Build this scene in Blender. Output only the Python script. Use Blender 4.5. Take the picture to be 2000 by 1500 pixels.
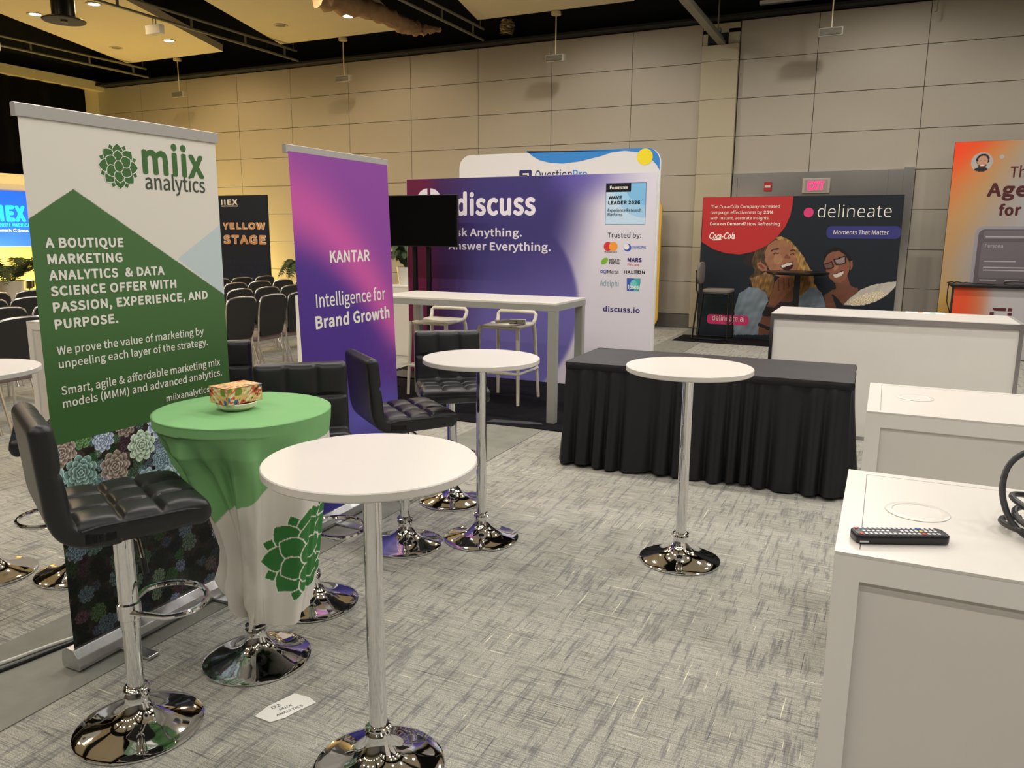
import bpy, bmesh, math, random
import numpy as np
from mathutils import Vector, Matrix
for o in list(bpy.data.objects): bpy.data.objects.remove(o)
SC = bpy.context.scene; COL = SC.collection
random.seed(7); RNG = np.random.default_rng(7)
PI = math.pi
# ---------------------------------------------------------------- camera
cd = bpy.data.cameras.new('camera'); cam = bpy.data.objects.new('camera', cd); COL.objects.link(cam)
cam.matrix_world = Matrix(((0.90336713,-0.0862234,0.42011111,0),(0.4288153,0.16623159,-0.8879665,0),
                           (0.00672775,0.98230982,0.18714206,1.617),(0,0,0,1)))
cd.sensor_width = 36; cd.lens = 1525.65/2000*36; cd.clip_start = .02; cd.clip_end = 200
SC.camera = cam
# ---------------------------------------------------------------- world, exposure
W = bpy.data.worlds.new('hall_air'); SC.world = W; W.use_nodes = True
W.node_tree.nodes['Background'].inputs[0].default_value = (1,.93,.84,1)
W.node_tree.nodes['Background'].inputs[1].default_value = .05
vs = SC.view_settings; vs.view_transform = 'Standard'; vs.look = 'None'; vs.gamma = 1; vs.exposure = 0.0
try: vs.use_curve_mapping = False
except Exception: pass
LAMP_W = 150.0
def lin(c):
    c = np.asarray(c, float); return np.where(c <= .04045, c/12.92, ((c+.055)/1.055)**2.4)
def rgb(*c):
    l = lin(np.array(c)/255.); return (float(l[0]), float(l[1]), float(l[2]), 1)
# ---------------------------------------------------------------- materials
MATS = {}
def mat(name, col, rough=.5, metal=0., var=0., vscale=20., bump=0., bscale=200., emit=None, estr=0., coat=0., spec=.5):
    if name in MATS: return MATS[name]
    m = bpy.data.materials.new(name); m.use_nodes = True; nt = m.node_tree; b = nt.nodes['Principled BSDF']
    b.inputs['Base Color'].default_value = col; b.inputs['Roughness'].default_value = rough
    b.inputs['Metallic'].default_value = metal; b.inputs['Coat Weight'].default_value = coat
    b.inputs['Specular IOR Level'].default_value = spec
    if emit: b.inputs['Emission Color'].default_value = emit; b.inputs['Emission Strength'].default_value = estr
    tc = nt.nodes.new('ShaderNodeTexCoord')
    if var:
        n = nt.nodes.new('ShaderNodeTexNoise'); n.inputs['Scale'].default_value = vscale; n.inputs['Detail'].default_value = 4
        r = nt.nodes.new('ShaderNodeValToRGB'); e = r.color_ramp.elements
        e[0].position = .3; e[1].position = .7
        e[0].color = tuple(max(0, c*(1-var)) for c in col[:3])+(1,); e[1].color = tuple(min(1, c*(1+var)) for c in col[:3])+(1,)
        nt.links.new(tc.outputs['Object'], n.inputs['Vector']); nt.links.new(n.outputs['Fac'], r.inputs[0]); nt.links.new(r.outputs[0], b.inputs['Base Color'])
    if bump:
        n2 = nt.nodes.new('ShaderNodeTexNoise'); n2.inputs['Scale'].default_value = bscale; n2.inputs['Detail'].default_value = 3
        bp = nt.nodes.new('ShaderNodeBump'); bp.inputs['Strength'].default_value = bump; bp.inputs['Distance'].default_value = .002
        nt.links.new(tc.outputs['Object'], n2.inputs['Vector']); nt.links.new(n2.outputs['Fac'], bp.inputs['Height']); nt.links.new(bp.outputs['Normal'], b.inputs['Normal'])
    MATS[name] = m; return m
def mat_print(name, rough=.55):
    m = mat(name, (1,1,1,1), rough, spec=.25); nt = m.node_tree
    a = nt.nodes.new('ShaderNodeAttribute'); a.attribute_name = 'Col'
    nt.links.new(a.outputs['Color'], nt.nodes['Principled BSDF'].inputs['Base Color']); return m
CHROME = mat('chrome', (.82,.82,.84,1), .045, 1.)
ALU = mat('brushed_aluminium', (.62,.62,.63,1), .32, 1., var=.05, vscale=60)
LEATHER = mat('black_leatherette', rgb(30,30,32), .38, bump=.12, bscale=420, spec=.5)
WHITE = mat('white_laminate', rgb(236,233,228), .33, var=.015, vscale=3)
WHITEP = mat('white_painted_board', rgb(222,218,212), .5, var=.02, vscale=4)
BLACK = mat('black_plastic', rgb(20,20,22), .4)
BLACKM = mat('black_steel', rgb(18,18,20), .35, .3)
PRINT = mat_print('printed_fabric', .6); PRINTG = mat_print('printed_vinyl', .5)
TXW = mat('white_print_ink', rgb(236,232,224), .6, spec=.2)
TXK = mat('black_print_ink', rgb(22,22,26), .6, spec=.2)
GREY = mat('grey_metal', rgb(120,120,118), .4, .2)
STEEL = mat('stainless_steel', (.62,.60,.58,1), .2, 1., var=.1, vscale=1.2)
CREAM = mat('cream_ceiling_board', rgb(200,188,162), .8, var=.02, vscale=2)
DARK = mat('dark_ceiling_paint', rgb(10,13,17), .8, var=.3, vscale=2)
PIPE = mat('painted_pipe', rgb(120,118,104), .5, .3)
FLATW = mat('pale_grey_enamel', rgb(200,196,188), .4)
# ---------------------------------------------------------------- mesh builder
class B:
    def __init__(s): s.v = []; s.f = []; s.m = []; s.cur = 0
    def add(s, vs_, fs_):
        k = len(s.v); s.v += [tuple(map(float, v)) for v in vs_]
        for f in fs_: s.f.append(tuple(i+k for i in f)); s.m.append(s.cur)
        return s
    def box(s, x0, x1, y0, y1, z0, z1):
        return s.add([(x0,y0,z0),(x1,y0,z0),(x1,y1,z0),(x0,y1,z0),(x0,y0,z1),(x1,y0,z1),(x1,y1,z1),(x0,y1,z1)],
                     [(3,2,1,0),(4,5,6,7),(0,1,5,4),(1,2,6,5),(2,3,7,6),(3,0,4,7)])
    def cbox(s, c, d, rz=0.):
        ca, sa = math.cos(rz), math.sin(rz); vs_ = []
        for z in (-1,1):
            for x, y in ((-1,-1),(1,-1),(1,1),(-1,1)):
                a, b_ = x*d[0]/2, y*d[1]/2; vs_.append((c[0]+a*ca-b_*sa, c[1]+a*sa+b_*ca, c[2]+z*d[2]/2))
        return s.add(vs_, [(3,2,1,0),(4,5,6,7),(0,1,5,4),(1,2,6,5),(2,3,7,6),(3,0,4,7)])
    def lathe(s, prof, seg=48, c=(0,0,0)):
        n = len(prof); vs_ = []; fs_ = []
        for i in range(seg):
            a = 2*PI*i/seg
            for r, z in prof: vs_.append((c[0]+r*math.cos(a), c[1]+r*math.sin(a), c[2]+z))
        for i in range(seg):
            j = (i+1) % seg
            for k in range(n-1): fs_.append((i*n+k, j*n+k, j*n+k+1, i*n+k+1))
        fs_.append(tuple(i*n for i in range(seg-1,-1,-1))); fs_.append(tuple(i*n+n-1 for i in range(seg)))
        return s.add(vs_, fs_)
    def cyl(s, c, r, h, seg=24, r2=None): return s.lathe([(r,0),(r if r2 is None else r2,h)], seg, c)
    def tube(s, path, r, seg=10, closed=False):
        P = [Vector(p) for p in path]; n = len(P); vs_ = []; fs_ = []; up = None
        for i in range(n):
            t = (P[(i+1) % n]-P[i-1]) if closed else (P[min(i+1,n-1)]-P[max(i-1,0)])
            t.normalize()
            if up is None: up = Vector((0,0,1)) if abs(t.z) < .9 else Vector((1,0,0))
            a = t.cross(up)
            if a.length < 1e-5: a = t.orthogonal()
            a.normalize(); b_ = a.cross(t).normalized(); up = b_
            rr = r[i] if isinstance(r, (list, tuple)) else r
            for k in range(seg):
                an = 2*PI*k/seg; vs_.append(P[i]+a*math.cos(an)*rr+b_*math.sin(an)*rr)
        for i in range(n if closed else n-1):
            j = (i+1) % n
            for k in range(seg):
                l = (k+1) % seg; fs_.append((i*seg+k, j*seg+k, j*seg+l, i*seg+l))
        if not closed: fs_.append(tuple(range(seg))); fs_.append(tuple((n-1)*seg+k for k in range(seg-1,-1,-1)))
        return s.add(vs_, fs_)
    def prism(s, poly, axis, a0, a1):
        def p3(p, a): return {'x':(a,p[0],p[1]), 'y':(p[0],a,p[1]), 'z':(p[0],p[1],a)}[axis]
        n = len(poly); vs_ = [p3(p, a0) for p in poly]+[p3(p, a1) for p in poly]
        return s.add(vs_, [tuple(range(n-1,-1,-1)), tuple(range(n,2*n))]+[(i,(i+1)%n,n+(i+1)%n,n+i) for i in range(n)])
    def sheet(s, fn, nu, nv, closed_u=False):
        vs_ = [fn(i/(nu if closed_u else nu-1), j/(nv-1)) for i in range(nu) for j in range(nv)]; fs_ = []
        for i in range(nu if closed_u else nu-1):
            k = (i+1) % nu
            for j in range(nv-1): fs_.append((i*nv+j, k*nv+j, k*nv+j+1, i*nv+j+1))
        return s.add(vs_, fs_)
    def flat(s, pts): return s.add(pts, [tuple(range(len(pts)))])
    def make(s, name, m, parent=None, smooth=True, bevel=0., ang=35, off=None, fix=True):
        me = bpy.data.meshes.new(name)
        v = s.v if off is None else [(a-off[0], b_-off[1], c-off[2]) for a, b_, c in s.v]
        me.from_pydata(v, [], s.f)
        for x in (m if isinstance(m, (list, tuple)) else [m]): me.materials.append(x)
        me.polygons.foreach_set('material_index', s.m)
        if fix or bevel:
            bm = bmesh.new(); bm.from_mesh(me)
            if bevel:
                es = [e for e in bm.edges if len(e.link_faces) == 2 and e.calc_face_angle(0) > .6]
                bmesh.ops.bevel(bm, geom=es, offset=bevel, segments=2, affect='EDGES', profile=.5)
            bmesh.ops.recalc_face_normals(bm, faces=bm.faces); bm.to_mesh(me); bm.free()
        if smooth:
            me.polygons.foreach_set('use_smooth', [True]*len(me.polygons)); me.set_sharp_from_angle(angle=math.radians(ang))
        o = bpy.data.objects.new(name, me); COL.objects.link(o)
        if parent: o.parent = parent
        return o
def tag(o, label, cat, group=None):
    o['label'] = label; o['category'] = cat
    if group: o['group'] = group
    return o
def thing(name, label, cat, loc=(0,0,0), rz=0., group=None):
    o = bpy.data.objects.new(name, None); COL.objects.link(o); o.location = loc; o.rotation_euler = (0,0,rz); o.empty_display_size = .1
    return tag(o, label, cat, group)
def struct(o): o['kind'] = 'structure'; return o
def dup(root, loc, rz, label, group=None):
    r = root.copy(); COL.objects.link(r); r.location = loc; r.rotation_euler = (0,0,rz); r['label'] = label
    if group: r['group'] = group
    for ch in list(root.children):
        c = ch.copy(); COL.objects.link(c); c.parent = r
        for g in list(ch.children):
            d = g.copy(); COL.objects.link(d); d.parent = c
    return r
def p3(plane, a, z, e=0.):
    k, v = plane
    return (v+e, a, z) if k == 'x' else (a, v-e, z)
# flat lettering on a printed panel (each line one mesh)
BF = bpy.data.fonts.load('<builtin>')
def typeface(fn):      # typefaces that come with Blender; the built-in one if missing
    try: f = bpy.data.fonts.load(bpy.utils.resource_path('LOCAL')+'/datafiles/fonts/'+fn)
    except Exception: f = BF
    c = bpy.data.curves.new('t', 'FONT'); c.body = 'H'; c.font = f; c.size = 1; o = bpy.data.objects.new('t', c); COL.objects.link(o)
    bpy.context.view_layer.update(); me = o.to_mesh(); h = max(v.co.y for v in me.vertices); o.to_mesh_clear(); bpy.data.objects.remove(o); bpy.data.curves.remove(c); return f, h
GROT = typeface('Noto Sans CJK Regular.woff2'); HUMAN = typeface('NotoSansHebrew-Regular.woff2')
def text(parent, body, plane, a0, a1, z, cap, m, bold=0., shear=0., off=None, e=.0012, name='lettering', kern=1., face_=None):
    c = bpy.data.curves.new('t', 'FONT'); c.body = body; face_ = face_ or GROT; c.font = face_[0]; c.size = 1; c.offset = min(0, bold); c.shear = shear
    c.resolution_u = 3; c.space_character = kern*(1+max(0, bold)*.9)
    o = bpy.data.objects.new('t', c); COL.objects.link(o); bpy.context.view_layer.update()
    me = o.to_mesh(); V = np.array([v.co[:2] for v in me.vertices]); F = [tuple(p.vertices) for p in me.polygons]; o.to_mesh_clear()
    bpy.data.objects.remove(o); bpy.data.curves.remove(c)
    x0, x1 = V[:,0].min(), V[:,0].max(); sz = cap/face_[1]
    w = max(0, bold+(.014 if face_ is GROT else 0))*cap                       # heavier strokes: the outline struck again a little to every side
    A = a0+w+(V[:,0]-x0)/(x1-x0)*(a1-a0-2*w); Z = z+w+V[:,1]*sz*(cap-2*w)/cap
    b = B()
    for q in range(9 if w else 1):
        da, dz = (w*math.cos(q*PI/4), w*math.sin(q*PI/4)) if q else (0, 0)
        b.add([p3(plane, A[i]+da, Z[i]+dz, e+q*2e-5) for i in range(len(V))], F)
    return b.make(name, m, parent, smooth=False, off=off, fix=False)
def poly(parent, name, plane, pts, m, off=None, e=.001):
    return B().flat([p3(plane, a, z, e) for a, z in pts]).make(name, m, parent, smooth=False, off=off, fix=False)
def disc(c, r, n=40, rz=None): return [(c[0]+r*math.cos(2*PI*i/n), c[1]+(rz or r)*math.sin(2*PI*i/n)) for i in range(n)]
def rrect(a0, a1, z0, z1, r, n=6):
    out = []
    for cx, cz, s in ((a1-r,z0+r,-PI/2),(a1-r,z1-r,0),(a0+r,z1-r,PI/2),(a0+r,z0+r,PI)):
        out += [(cx+r*math.cos(s+PI/2*i/n), cz+r*math.sin(s+PI/2*i/n)) for i in range(n+1)]
    return out
def smooth(a, b, x): t = np.clip((x-a)/(b-a), 0, 1); return t*t*(3-2*t)
def mix(c0, c1, t): return c0*(1-t[...,None])+np.asarray(c1, float)*t[...,None]
def inpoly(pts, A, Z):
    r = np.zeros(A.shape, bool); n = len(pts)
    for i in range(n):
        (x0,y0), (x1,y1) = pts[i], pts[(i+1) % n]
        if y0 == y1: continue
        c = ((y0 > Z) != (y1 > Z)) & (A < (x1-x0)*(Z-y0)/(y1-y0)+x0); r ^= c
    return r
def setcol(me, C):                      # print colours (sRGB 0..255 in, linear stored)
    at = me.color_attributes.new('Col', 'FLOAT_COLOR', 'POINT'); L = np.ones((len(me.vertices), 4), np.float32)
    L[:,:3] = lin(np.clip(C, 0, 255)/255.); at.data.foreach_set('color', L.ravel())
def painted(parent, name, plane, a0, a1, z0, z1, na, nz, fn, m, off=None, e=0.):
    a = np.linspace(a0, a1, na); z = np.linspace(z0, z1, nz); A, Z = np.meshgrid(a, z, indexing='ij')
    C = fn(A, Z).reshape(-1, 3); k, v = plane
    V = np.zeros((na*nz, 3))
    if k == 'x': V[:,0] = v+e; V[:,1] = A.ravel(); V[:,2] = Z.ravel()
    else: V[:,0] = A.ravel(); V[:,1] = v-e; V[:,2] = Z.ravel()
    if off is not None: V -= np.array(off)
    I = np.arange(na*nz).reshape(na, nz); Q = np.stack([I[:-1,:-1], I[1:,:-1], I[1:,1:], I[:-1,1:]], -1).reshape(-1, 4)
    me = bpy.data.meshes.new(name); me.vertices.add(len(V)); me.vertices.foreach_set('co', V.ravel())
    me.loops.add(Q.size); me.loops.foreach_set('vertex_index', Q.ravel()); me.polygons.add(len(Q))
    me.polygons.foreach_set('loop_start', np.arange(0, Q.size, 4)); me.update(); me.validate()
    me.materials.append(m); setcol(me, C)
    o = bpy.data.objects.new(name, me); COL.objects.link(o)
    if parent: o.parent = parent
    return o
def noise2(A, Z, sc, seed=0):
    r = np.random.default_rng(seed); out = np.zeros(A.shape)
    for k in range(5):
        th, ph = r.uniform(0, 2*PI, 2); f = sc*r.uniform(.6, 1.6)
        out += np.sin((A*math.cos(th)+Z*math.sin(th))*f+ph)*np.sin((A*math.sin(th+1)-Z*math.cos(th))*f*.8+ph*2)
    return out/2.5
exec_order = None
# ================================================================ ROOM
XL, XR, YB, YF, ZT = -18.0, 8.0, 13.97, -6.0, 7.2
def carpet():
    m = bpy.data.materials.new('woven_carpet_tile'); m.use_nodes = True; nt = m.node_tree; N = nt.nodes; L = nt.links
    b = N['Principled BSDF']; b.inputs['Roughness'].default_value = .95; b.inputs['Specular IOR Level'].default_value = .1
    tc = N.new('ShaderNodeTexCoord')
    def noise(sx, sy, det=3, rough=.6, w=0):
        mp = N.new('ShaderNodeMapping'); mp.inputs['Scale'].default_value = (sx, sy, 1); mp.inputs['Location'].default_value = (w, w*1.7, 0)
        L.new(tc.outputs['Object'], mp.inputs['Vector'])
        n = N.new('ShaderNodeTexNoise'); n.inputs['Scale'].default_value = 1; n.inputs['Detail'].default_value = det; n.inputs['Roughness'].default_value = rough
        L.new(mp.outputs[0], n.inputs['Vector']); return n.outputs['Fac']
    def ramp(x, p0, p1, c0=0, c1=1):
        r = N.new('ShaderNodeMapRange'); r.inputs['From Min'].default_value = p0; r.inputs['From Max'].default_value = p1
        r.inputs['To Min'].default_value = c0; r.inputs['To Max'].default_value = c1; L.new(x, r.inputs['Value']); return r.outputs[0]
    def mx(f, c0, c1):
        k = N.new('ShaderNodeMix'); k.data_type = 'RGBA'; L.new(f, k.inputs['Factor'])
        for i, c in ((6, c0), (7, c1)):
            if isinstance(c, tuple): k.inputs[i].default_value = c
            else: L.new(c, k.inputs[i])
        return k.outputs[2]
    def mul(a, b_, k=0., g=1.):
        n = N.new('ShaderNodeMath'); n.operation = 'MULTIPLY_ADD'; L.new(b_, n.inputs[0]); n.inputs[1].default_value = g; n.inputs[2].default_value = k
        q = N.new('ShaderNodeMath'); q.operation = 'MULTIPLY'; L.new(a, q.inputs[0]); L.new(n.outputs[0], q.inputs[1]); return q.outputs[0]
    c = mx(ramp(noise(320, 320, 2), .36, .64), rgb(136,135,126), rgb(200,198,186))
    fx = ramp(noise(7, 175, 3, .7), .46, .56); fy = ramp(noise(200, 4.5, 3, .7, 2), .44, .56)
    bx = ramp(noise(3.5, 12, 4, .6, 3), .40, .62); by = ramp(noise(34, 3.0, 4, .7, 5), .52, .60)
    c = mx(mul(fx, bx, .30, .40), c, rgb(104,105,106))                                    # rows along x, gathered in bands
    c = mx(mul(by, fy, .25, .42), c, rgb(106,107,110))                                   # columns along y
    c = mx(mul(by, fx, .05, .22), c, rgb(104,104,108))
    c = mx(ramp(noise(2.6, 95, 3, .6, 9), .66, .69, 0, .85), c, rgb(74,74,80))         # dark slubs
    c = mx(ramp(noise(95, 2.8, 3, .6, 13), .665, .695, 0, .8), c, rgb(78,78,84))
    c = mx(ramp(noise(2.6, 85, 3, .6, 21), .67, .70, 0, .8), c, rgb(228,224,196))       # pale slubs
    c = mx(ramp(noise(85, 2.8, 3, .6, 27), .68, .71, 0, .8), c, rgb(226,222,194))
    L.new(c, b.inputs['Base Color'])
    bp = N.new('ShaderNodeBump'); bp.inputs['Strength'].default_value = .3; bp.inputs['Distance'].default_value = .003
    L.new(noise(300, 300, 2), bp.inputs['Height']); L.new(bp.outputs[0], b.inputs['Normal'])
    return m
struct(B().box(XL-.2, XR+.2, YF-.2, YB+.3, -.1, 0).make('floor', carpet(), smooth=False))
STRIP = mat('plain_grey_carpet', rgb(134,134,126), .95, var=.08, vscale=9, bump=.3, bscale=400, spec=.1)
struct(B().box(-3.05, -2.5, YF, 13.9, 0, .004).make('trim_1', STRIP, smooth=False))
struct(B().box(XL-.2, XR+.2, YF-.2, YB+.3, ZT, ZT+.1).make('ceiling', DARK, smooth=False))
# far wall: real panels with open joints in front of a dark backing
WALLP = mat('wall_panel', rgb(166,157,142), .62, var=.02, vscale=.8)
JOINT = mat('joint_shadow_gap', rgb(70,60,44), .9)
b = B(); b.cur = 1; b.box(XL, XR, YB+.012, YB+.2, 0, 5.1); b.cur = 0
g = .005
xs = [XL]+[-14.99+1.524*i for i in range(-1, 8)]+[-3.113]
xs2 = [-2.486, -1.281, .28, 1.804, 3.328, 4.852, 6.376, XR]
zs = [.25, .826, 1.436, 2.05, 2.66, 3.27, 3.88, 4.488, 5.1]
for i in range(len(xs)-1):
    for j in range(8): b.box(xs[i]+g, xs[i+1]-g, YB, YB+.013, zs[j]+g, zs[j+1]-g)
for i in range(len(xs2)-1):
    for j in range(8): b.box(xs2[i]+g, xs2[i+1]-g, YB, YB+.013, zs[j]+g, zs[j+1]-g)
struct(b.make('wall_back', [WALLP, JOINT], smooth=False))
PIL = mat('pocket_door_panel', rgb(172,161,136), .62, var=.02, vscale=.8)
b = B()
zp = [.02, .826, 1.436, 2.05, 2.66, 3.27, 3.88, 4.488, 4.74]
for j in range(8): b.box(-3.10, -2.50, YB-.075, YB+.01, zp[j]+.003, zp[j+1]-.003)
b.box(-3.10, -3.02, YB-.02, YB+.01, 4.75, 4.99); b.box(-2.68, -2.50, YB-.02, YB+.01, 4.75, 4.99); b.box(-3.10, -2.5, YB-.02, YB+.01, 4.93, 5.08)
struct(b.make('trim_2', PIL, smooth=False))
BASEB = mat('baseboard_steel', rgb(112,110,106), .4, .5)
struct(B().box(XL, -3.12, YB-.012, YB+.012, 0, .245).make('baseboard_back', BASEB, smooth=False))
LEFTW = mat('left_wall_paint', rgb(186,176,150), .8, var=.03, vscale=1)
struct(B().box(XL-.2, XL, YF, YB+.2, 0, 5.2).make('wall_left', LEFTW, smooth=False))
struct(B().box(XL-.2, XL+.02, YF, YB+.2, 5.2, ZT).make('wall_left_upper', DARK, smooth=False))
SIDEW = mat('side_wall_paint', rgb(96,92,84), .8, var=.03, vscale=1)
struct(B().box(XR, XR+.2, YF, YB+.2, 0, ZT).make('wall_right', SIDEW, smooth=False))
struct(B().box(XL, XR, YF-.2, YF, 0, ZT).make('wall_front', SIDEW, smooth=False))
struct(B().box(XL, XR, YB+.1, YB+.2, 5.1, ZT).box(XL, XR, YB-.25, YB+.1, 5.115, 5.155).make('wall_upper', DARK, smooth=False))
# stainless clad doorway
b = B(); b.box(-2.478, -.10, YB-.03, YB+.01, 2.15, 2.665); b.box(-2.478, -.10, YB-.005, YB+.01, 0, 2.15)
b.box(-.095, .19, YB-.012, YB+.01, 0, 2.67); b.box(.12, .262, YB-.10, YB+.01, 0, 2.69); b.box(-2.478,-2.40,YB-.05,YB+.01,0,2.60)
struct(b.make('door_1', STEEL, smooth=False))
# ================================================================ CEILING
CW = 5.4
clouds = [(-16.0,.39),(-11.53,.33),(-7.0,.23),(-2.55,.15),(1.9,.08)]
def cx(k, y): return clouds[k][0]+clouds[k][1]*(13.25-y)
cname = ['left','second from left','middle','second from right','right']
for k in range(5):
    for j, (ya, yb) in enumerate(((7.6,13.25),(1.2,6.9),(-5.2,.5))):
        x0, x1 = cx(k, yb), cx(k, ya)
        b = B().prism([(x0,yb),(x1,ya),(x1+2.9,ya),(x0+2.9,yb)], 'z', CW, CW+.14)
        c = b.make('ceiling_cloud', CREAM, smooth=False)
        tag(c, 'cream ceiling panel with downlights, %s %s' % (cname[k], ['in the row by the far wall','in the middle row','in the row nearest the camera'][j]), 'ceiling panel', 'suspended ceiling panels')
LENS = mat('lamp_lens', (1,1,1,1), .5, emit=(1,.93,.8,1), estr=14)
LENSOFF = mat('unlit_lamp_lens', rgb(120,110,92), .3)
TRIMR = mat('lamp_trim', rgb(196,182,150), .4)
def downlight(x, y, lit, label, warm=0., pw=1.):
    t = thing('downlight', label, 'ceiling light', (x,y,CW), 0, 'downlights in the ceiling panels')
    B().lathe([(.085,.0),(.125,-.002),(.13,-.010),(.118,-.016),(.10,-.012),(.088,-.004)], 32).make('trim_ring', TRIMR, t)
    B().lathe([(.001,-.010),(.088,-.010),(.088,-.004),(.001,-.004)], 32).make('lens', LENS if lit else LENSOFF, t)
    if lit:
        l = bpy.data.lights.new('downlight_beam', 'SPOT'); l.energy = LAMP_W*pw; l.spot_size = math.radians(172); l.spot_blend = .5; l.shadow_soft_size = .11
        l.color = (1, .955-.22*warm, .90-.50*warm)
        o = bpy.data.objects.new('downlight_beam', l); COL.objects.link(o); o.parent = t; o.location = (0,0,-.05)
nl = 0
for k in range(5):
    for y in (12.08, 9.73, 6.0, 3.6, -.6, -3.0):
        for i, dx in enumerate((.65, 2.18)):
            x = cx(k, y)+dx
            lit = not (i == 0 and y > 12)
            if y > 9 or (x > -13 and x < 7):
                row = {12.08:'first',9.73:'second',6.0:'third',3.6:'fourth',-.6:'fifth',-3.0:'sixth'}[y]
                downlight(x, y, lit, '%s downlight, %s side of %s ceiling panel, %s row from far wall' % ('glowing' if lit else 'unlit', ['left','right'][i], cname[k], row), warm=max(0, min(1, (-x-4)/7)), pw={12.08:.74,9.73:.95,6.0:.95,3.6:.9,-.6:.5,-3.0:.4}[y])
# bars, hangers
def bar_pair(x, label):
    t = thing('lighting_bar', label, 'ceiling pipe', (x,10,5.17), 0, 'pairs of ceiling pipes')
    B().tube([(0,-5,0),(0,3.7,0)], .024, 8).make('lower_pipe', PIPE, t)
    B().tube([(.06,-5,.165),(.06,3.6,.165)], .024, 8).make('upper_pipe', PIPE, t)
    for y in (-4, -2.2, -.6, .9, 2.2, 3.3):
        B().box(-.012,.012,y-.02,y+.02,0,.165).make('spacer', PIPE, t)
    B().tube([(.02,3.55,.165),(.02,3.55,2.0)], .012, 6).make('hanger', PIPE, t); B().tube([(.02,-.6,.165),(.02,-.6,2.0)], .012, 6).make('hanger', PIPE, t)
bar_pair(-15.9, 'pale pipe pair below the dark ceiling nearest the left wall')
bar_pair(-11.48, 'pale pipe pair between the left and the next cream ceiling panel')
bar_pair(-7.12, 'pale pipe pair beside the crumpled brown paper at the ceiling')
t = thing('partition_track', 'grey sliding wall track running into the notch at the top of the wall', 'track', (-2.78,12,4.74))
B().box(-.06,.06,-2,1.95,0,.05).box(-.025,.025,-2,1.95,.05,.12).make('rail', PIPE, t, smooth=False)
B().tube([(0,1.55,.12),(0,1.55,2.4)], .012, 6).make('hanger', PIPE, t); B().cbox((0,1.55,.14),(.1,.1,.06)).make('bracket', PIPE, t, smooth=False)
struct(B().box(-3.02,-2.68,YB-.03,YB+.012,4.76,4.93).make('trim_3', DARK, smooth=False))
FLOOD = mat('flood_glass', rgb(96,92,80), .25); FLB = mat('flood_case', rgb(150,143,128), .45)
for i, x in enumerate((-14.5,-10.01,-5.5,-1.05)):
    t = thing('pendant_flood', 'small pale floodlight on a thin stem against the far wall, %s from the left' % ['first','second','third','fourth'][i], 'floodlight', (x,13.3,4.64), 0, 'floodlights hanging by the far wall')
    B().cyl((0,0,.70),.085,.05,24).make('canopy', TRIMR, t); B().tube([(0,0,.06),(0,0,.72)],.011,8).make('stem', TRIMR, t)
    B().prism([(-.06,.05),(.05,.06),(.07,-.05),(-.06,-.07)],'x',-.17,.17).make('housing', FLB, t, smooth=False, bevel=.004)
    B().add([(-.15,-.075,-.05),(.15,-.075,-.05),(.15,-.07,.035),(-.15,-.07,.035)],[(0,1,2,3)]).make('glass', FLOOD, t, smooth=False)
t = thing('hanging_speaker', 'black cylinder speaker hanging from the ceiling at top left', 'speaker', (-11.75,8.64,4.8))
B().lathe([(.10,.015),(.30,.0),(.31,.015),(.25,.045),(.17,.06)],40).make('flange', mat('dark_green_enamel', rgb(34,38,32), .35), t)
B().cyl((0,0,.05),.165,1.6,36).make('body', BLACKM, t); B().cyl((0,0,-.01),.05,.03,20).make('driver', mat('grey_cone', rgb(80,78,66), .5), t)
t = thing('emergency_light', 'white emergency light box under the ceiling pipe at top left', 'emergency light', (-11.48,10.1,4.98))
B().box(-.17,.17,-.05,.05,-.08,.07).make('case', FLATW, t, smooth=False, bevel=.006); B().tube([(0,-.03,.07),(0,-.03,.17)],.008,6).tube([(0,.03,.07),(0,.03,.17)],.008,6).make('hook', PIPE, t)
o = B().box(-13.45,-13.05,8.15,8.45,4.45,4.58).make('exit_box', FLATW, smooth=False, bevel=.005)
tag(o, 'small pale box hanging at the far left edge below the ceiling', 'box')
o.location = (0,0,0)
PAPER = mat('brown_kraft_paper', rgb(150,118,84), .8, var=.12, vscale=9)
def lump(path, rad, seed, seg=18):
    r = np.random.default_rng(seed); n = 40; pts = []; rs = []
    for i in range(n):
        s = i/(n-1)*(len(path)-1); k = min(int(s), len(path)-2); f = s-k
        pts.append([path[k][c]*(1-f)+path[k+1][c]*f for c in range(3)]); rs.append((rad[k]*(1-f)+rad[k+1]*f)*(1+.16*math.sin(i*1.9+seed)+r.uniform(-.09,.09)))
    b = B().tube(pts, rs, seg); nv = n*seg
    b.v = [(x+r.uniform(-.018,.018), y+r.uniform(-.018,.018), z+r.uniform(-.02,.02)) if i < nv else (x,y,z) for i, (x,y,z) in enumerate(b.v)]
    return b
o = lump([(-8.2,10.3,5.18),(-8.02,10.85,5.18),(-7.84,11.42,5.17),(-7.8,12.1,5.13),(-7.7,12.45,5.13),(-7.45,12.7,5.16)], [.17,.16,.13,.13,.09,.03], 3).make('paper_wrapping', PAPER, ang=60)
tag(o, 'crumpled brown paper wrapping at the edge of a cream ceiling panel', 'wrapping')
o = lump([(-6.70,13.82,5.26),(-6.68,13.82,5.38),(-6.70,13.82,5.50)], [.11,.12,.09], 5).make('wrapped_bundle', mat('clear_bag', rgb(170,150,108), .25), ang=60)
tag(o, 'small crumpled bag lying on the ledge above the far wall', 'bag')
t = thing('batten_light', 'long pale strip light below the dark ceiling above the far wall', 'strip light', (-1.76,13.8,5.26))
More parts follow.
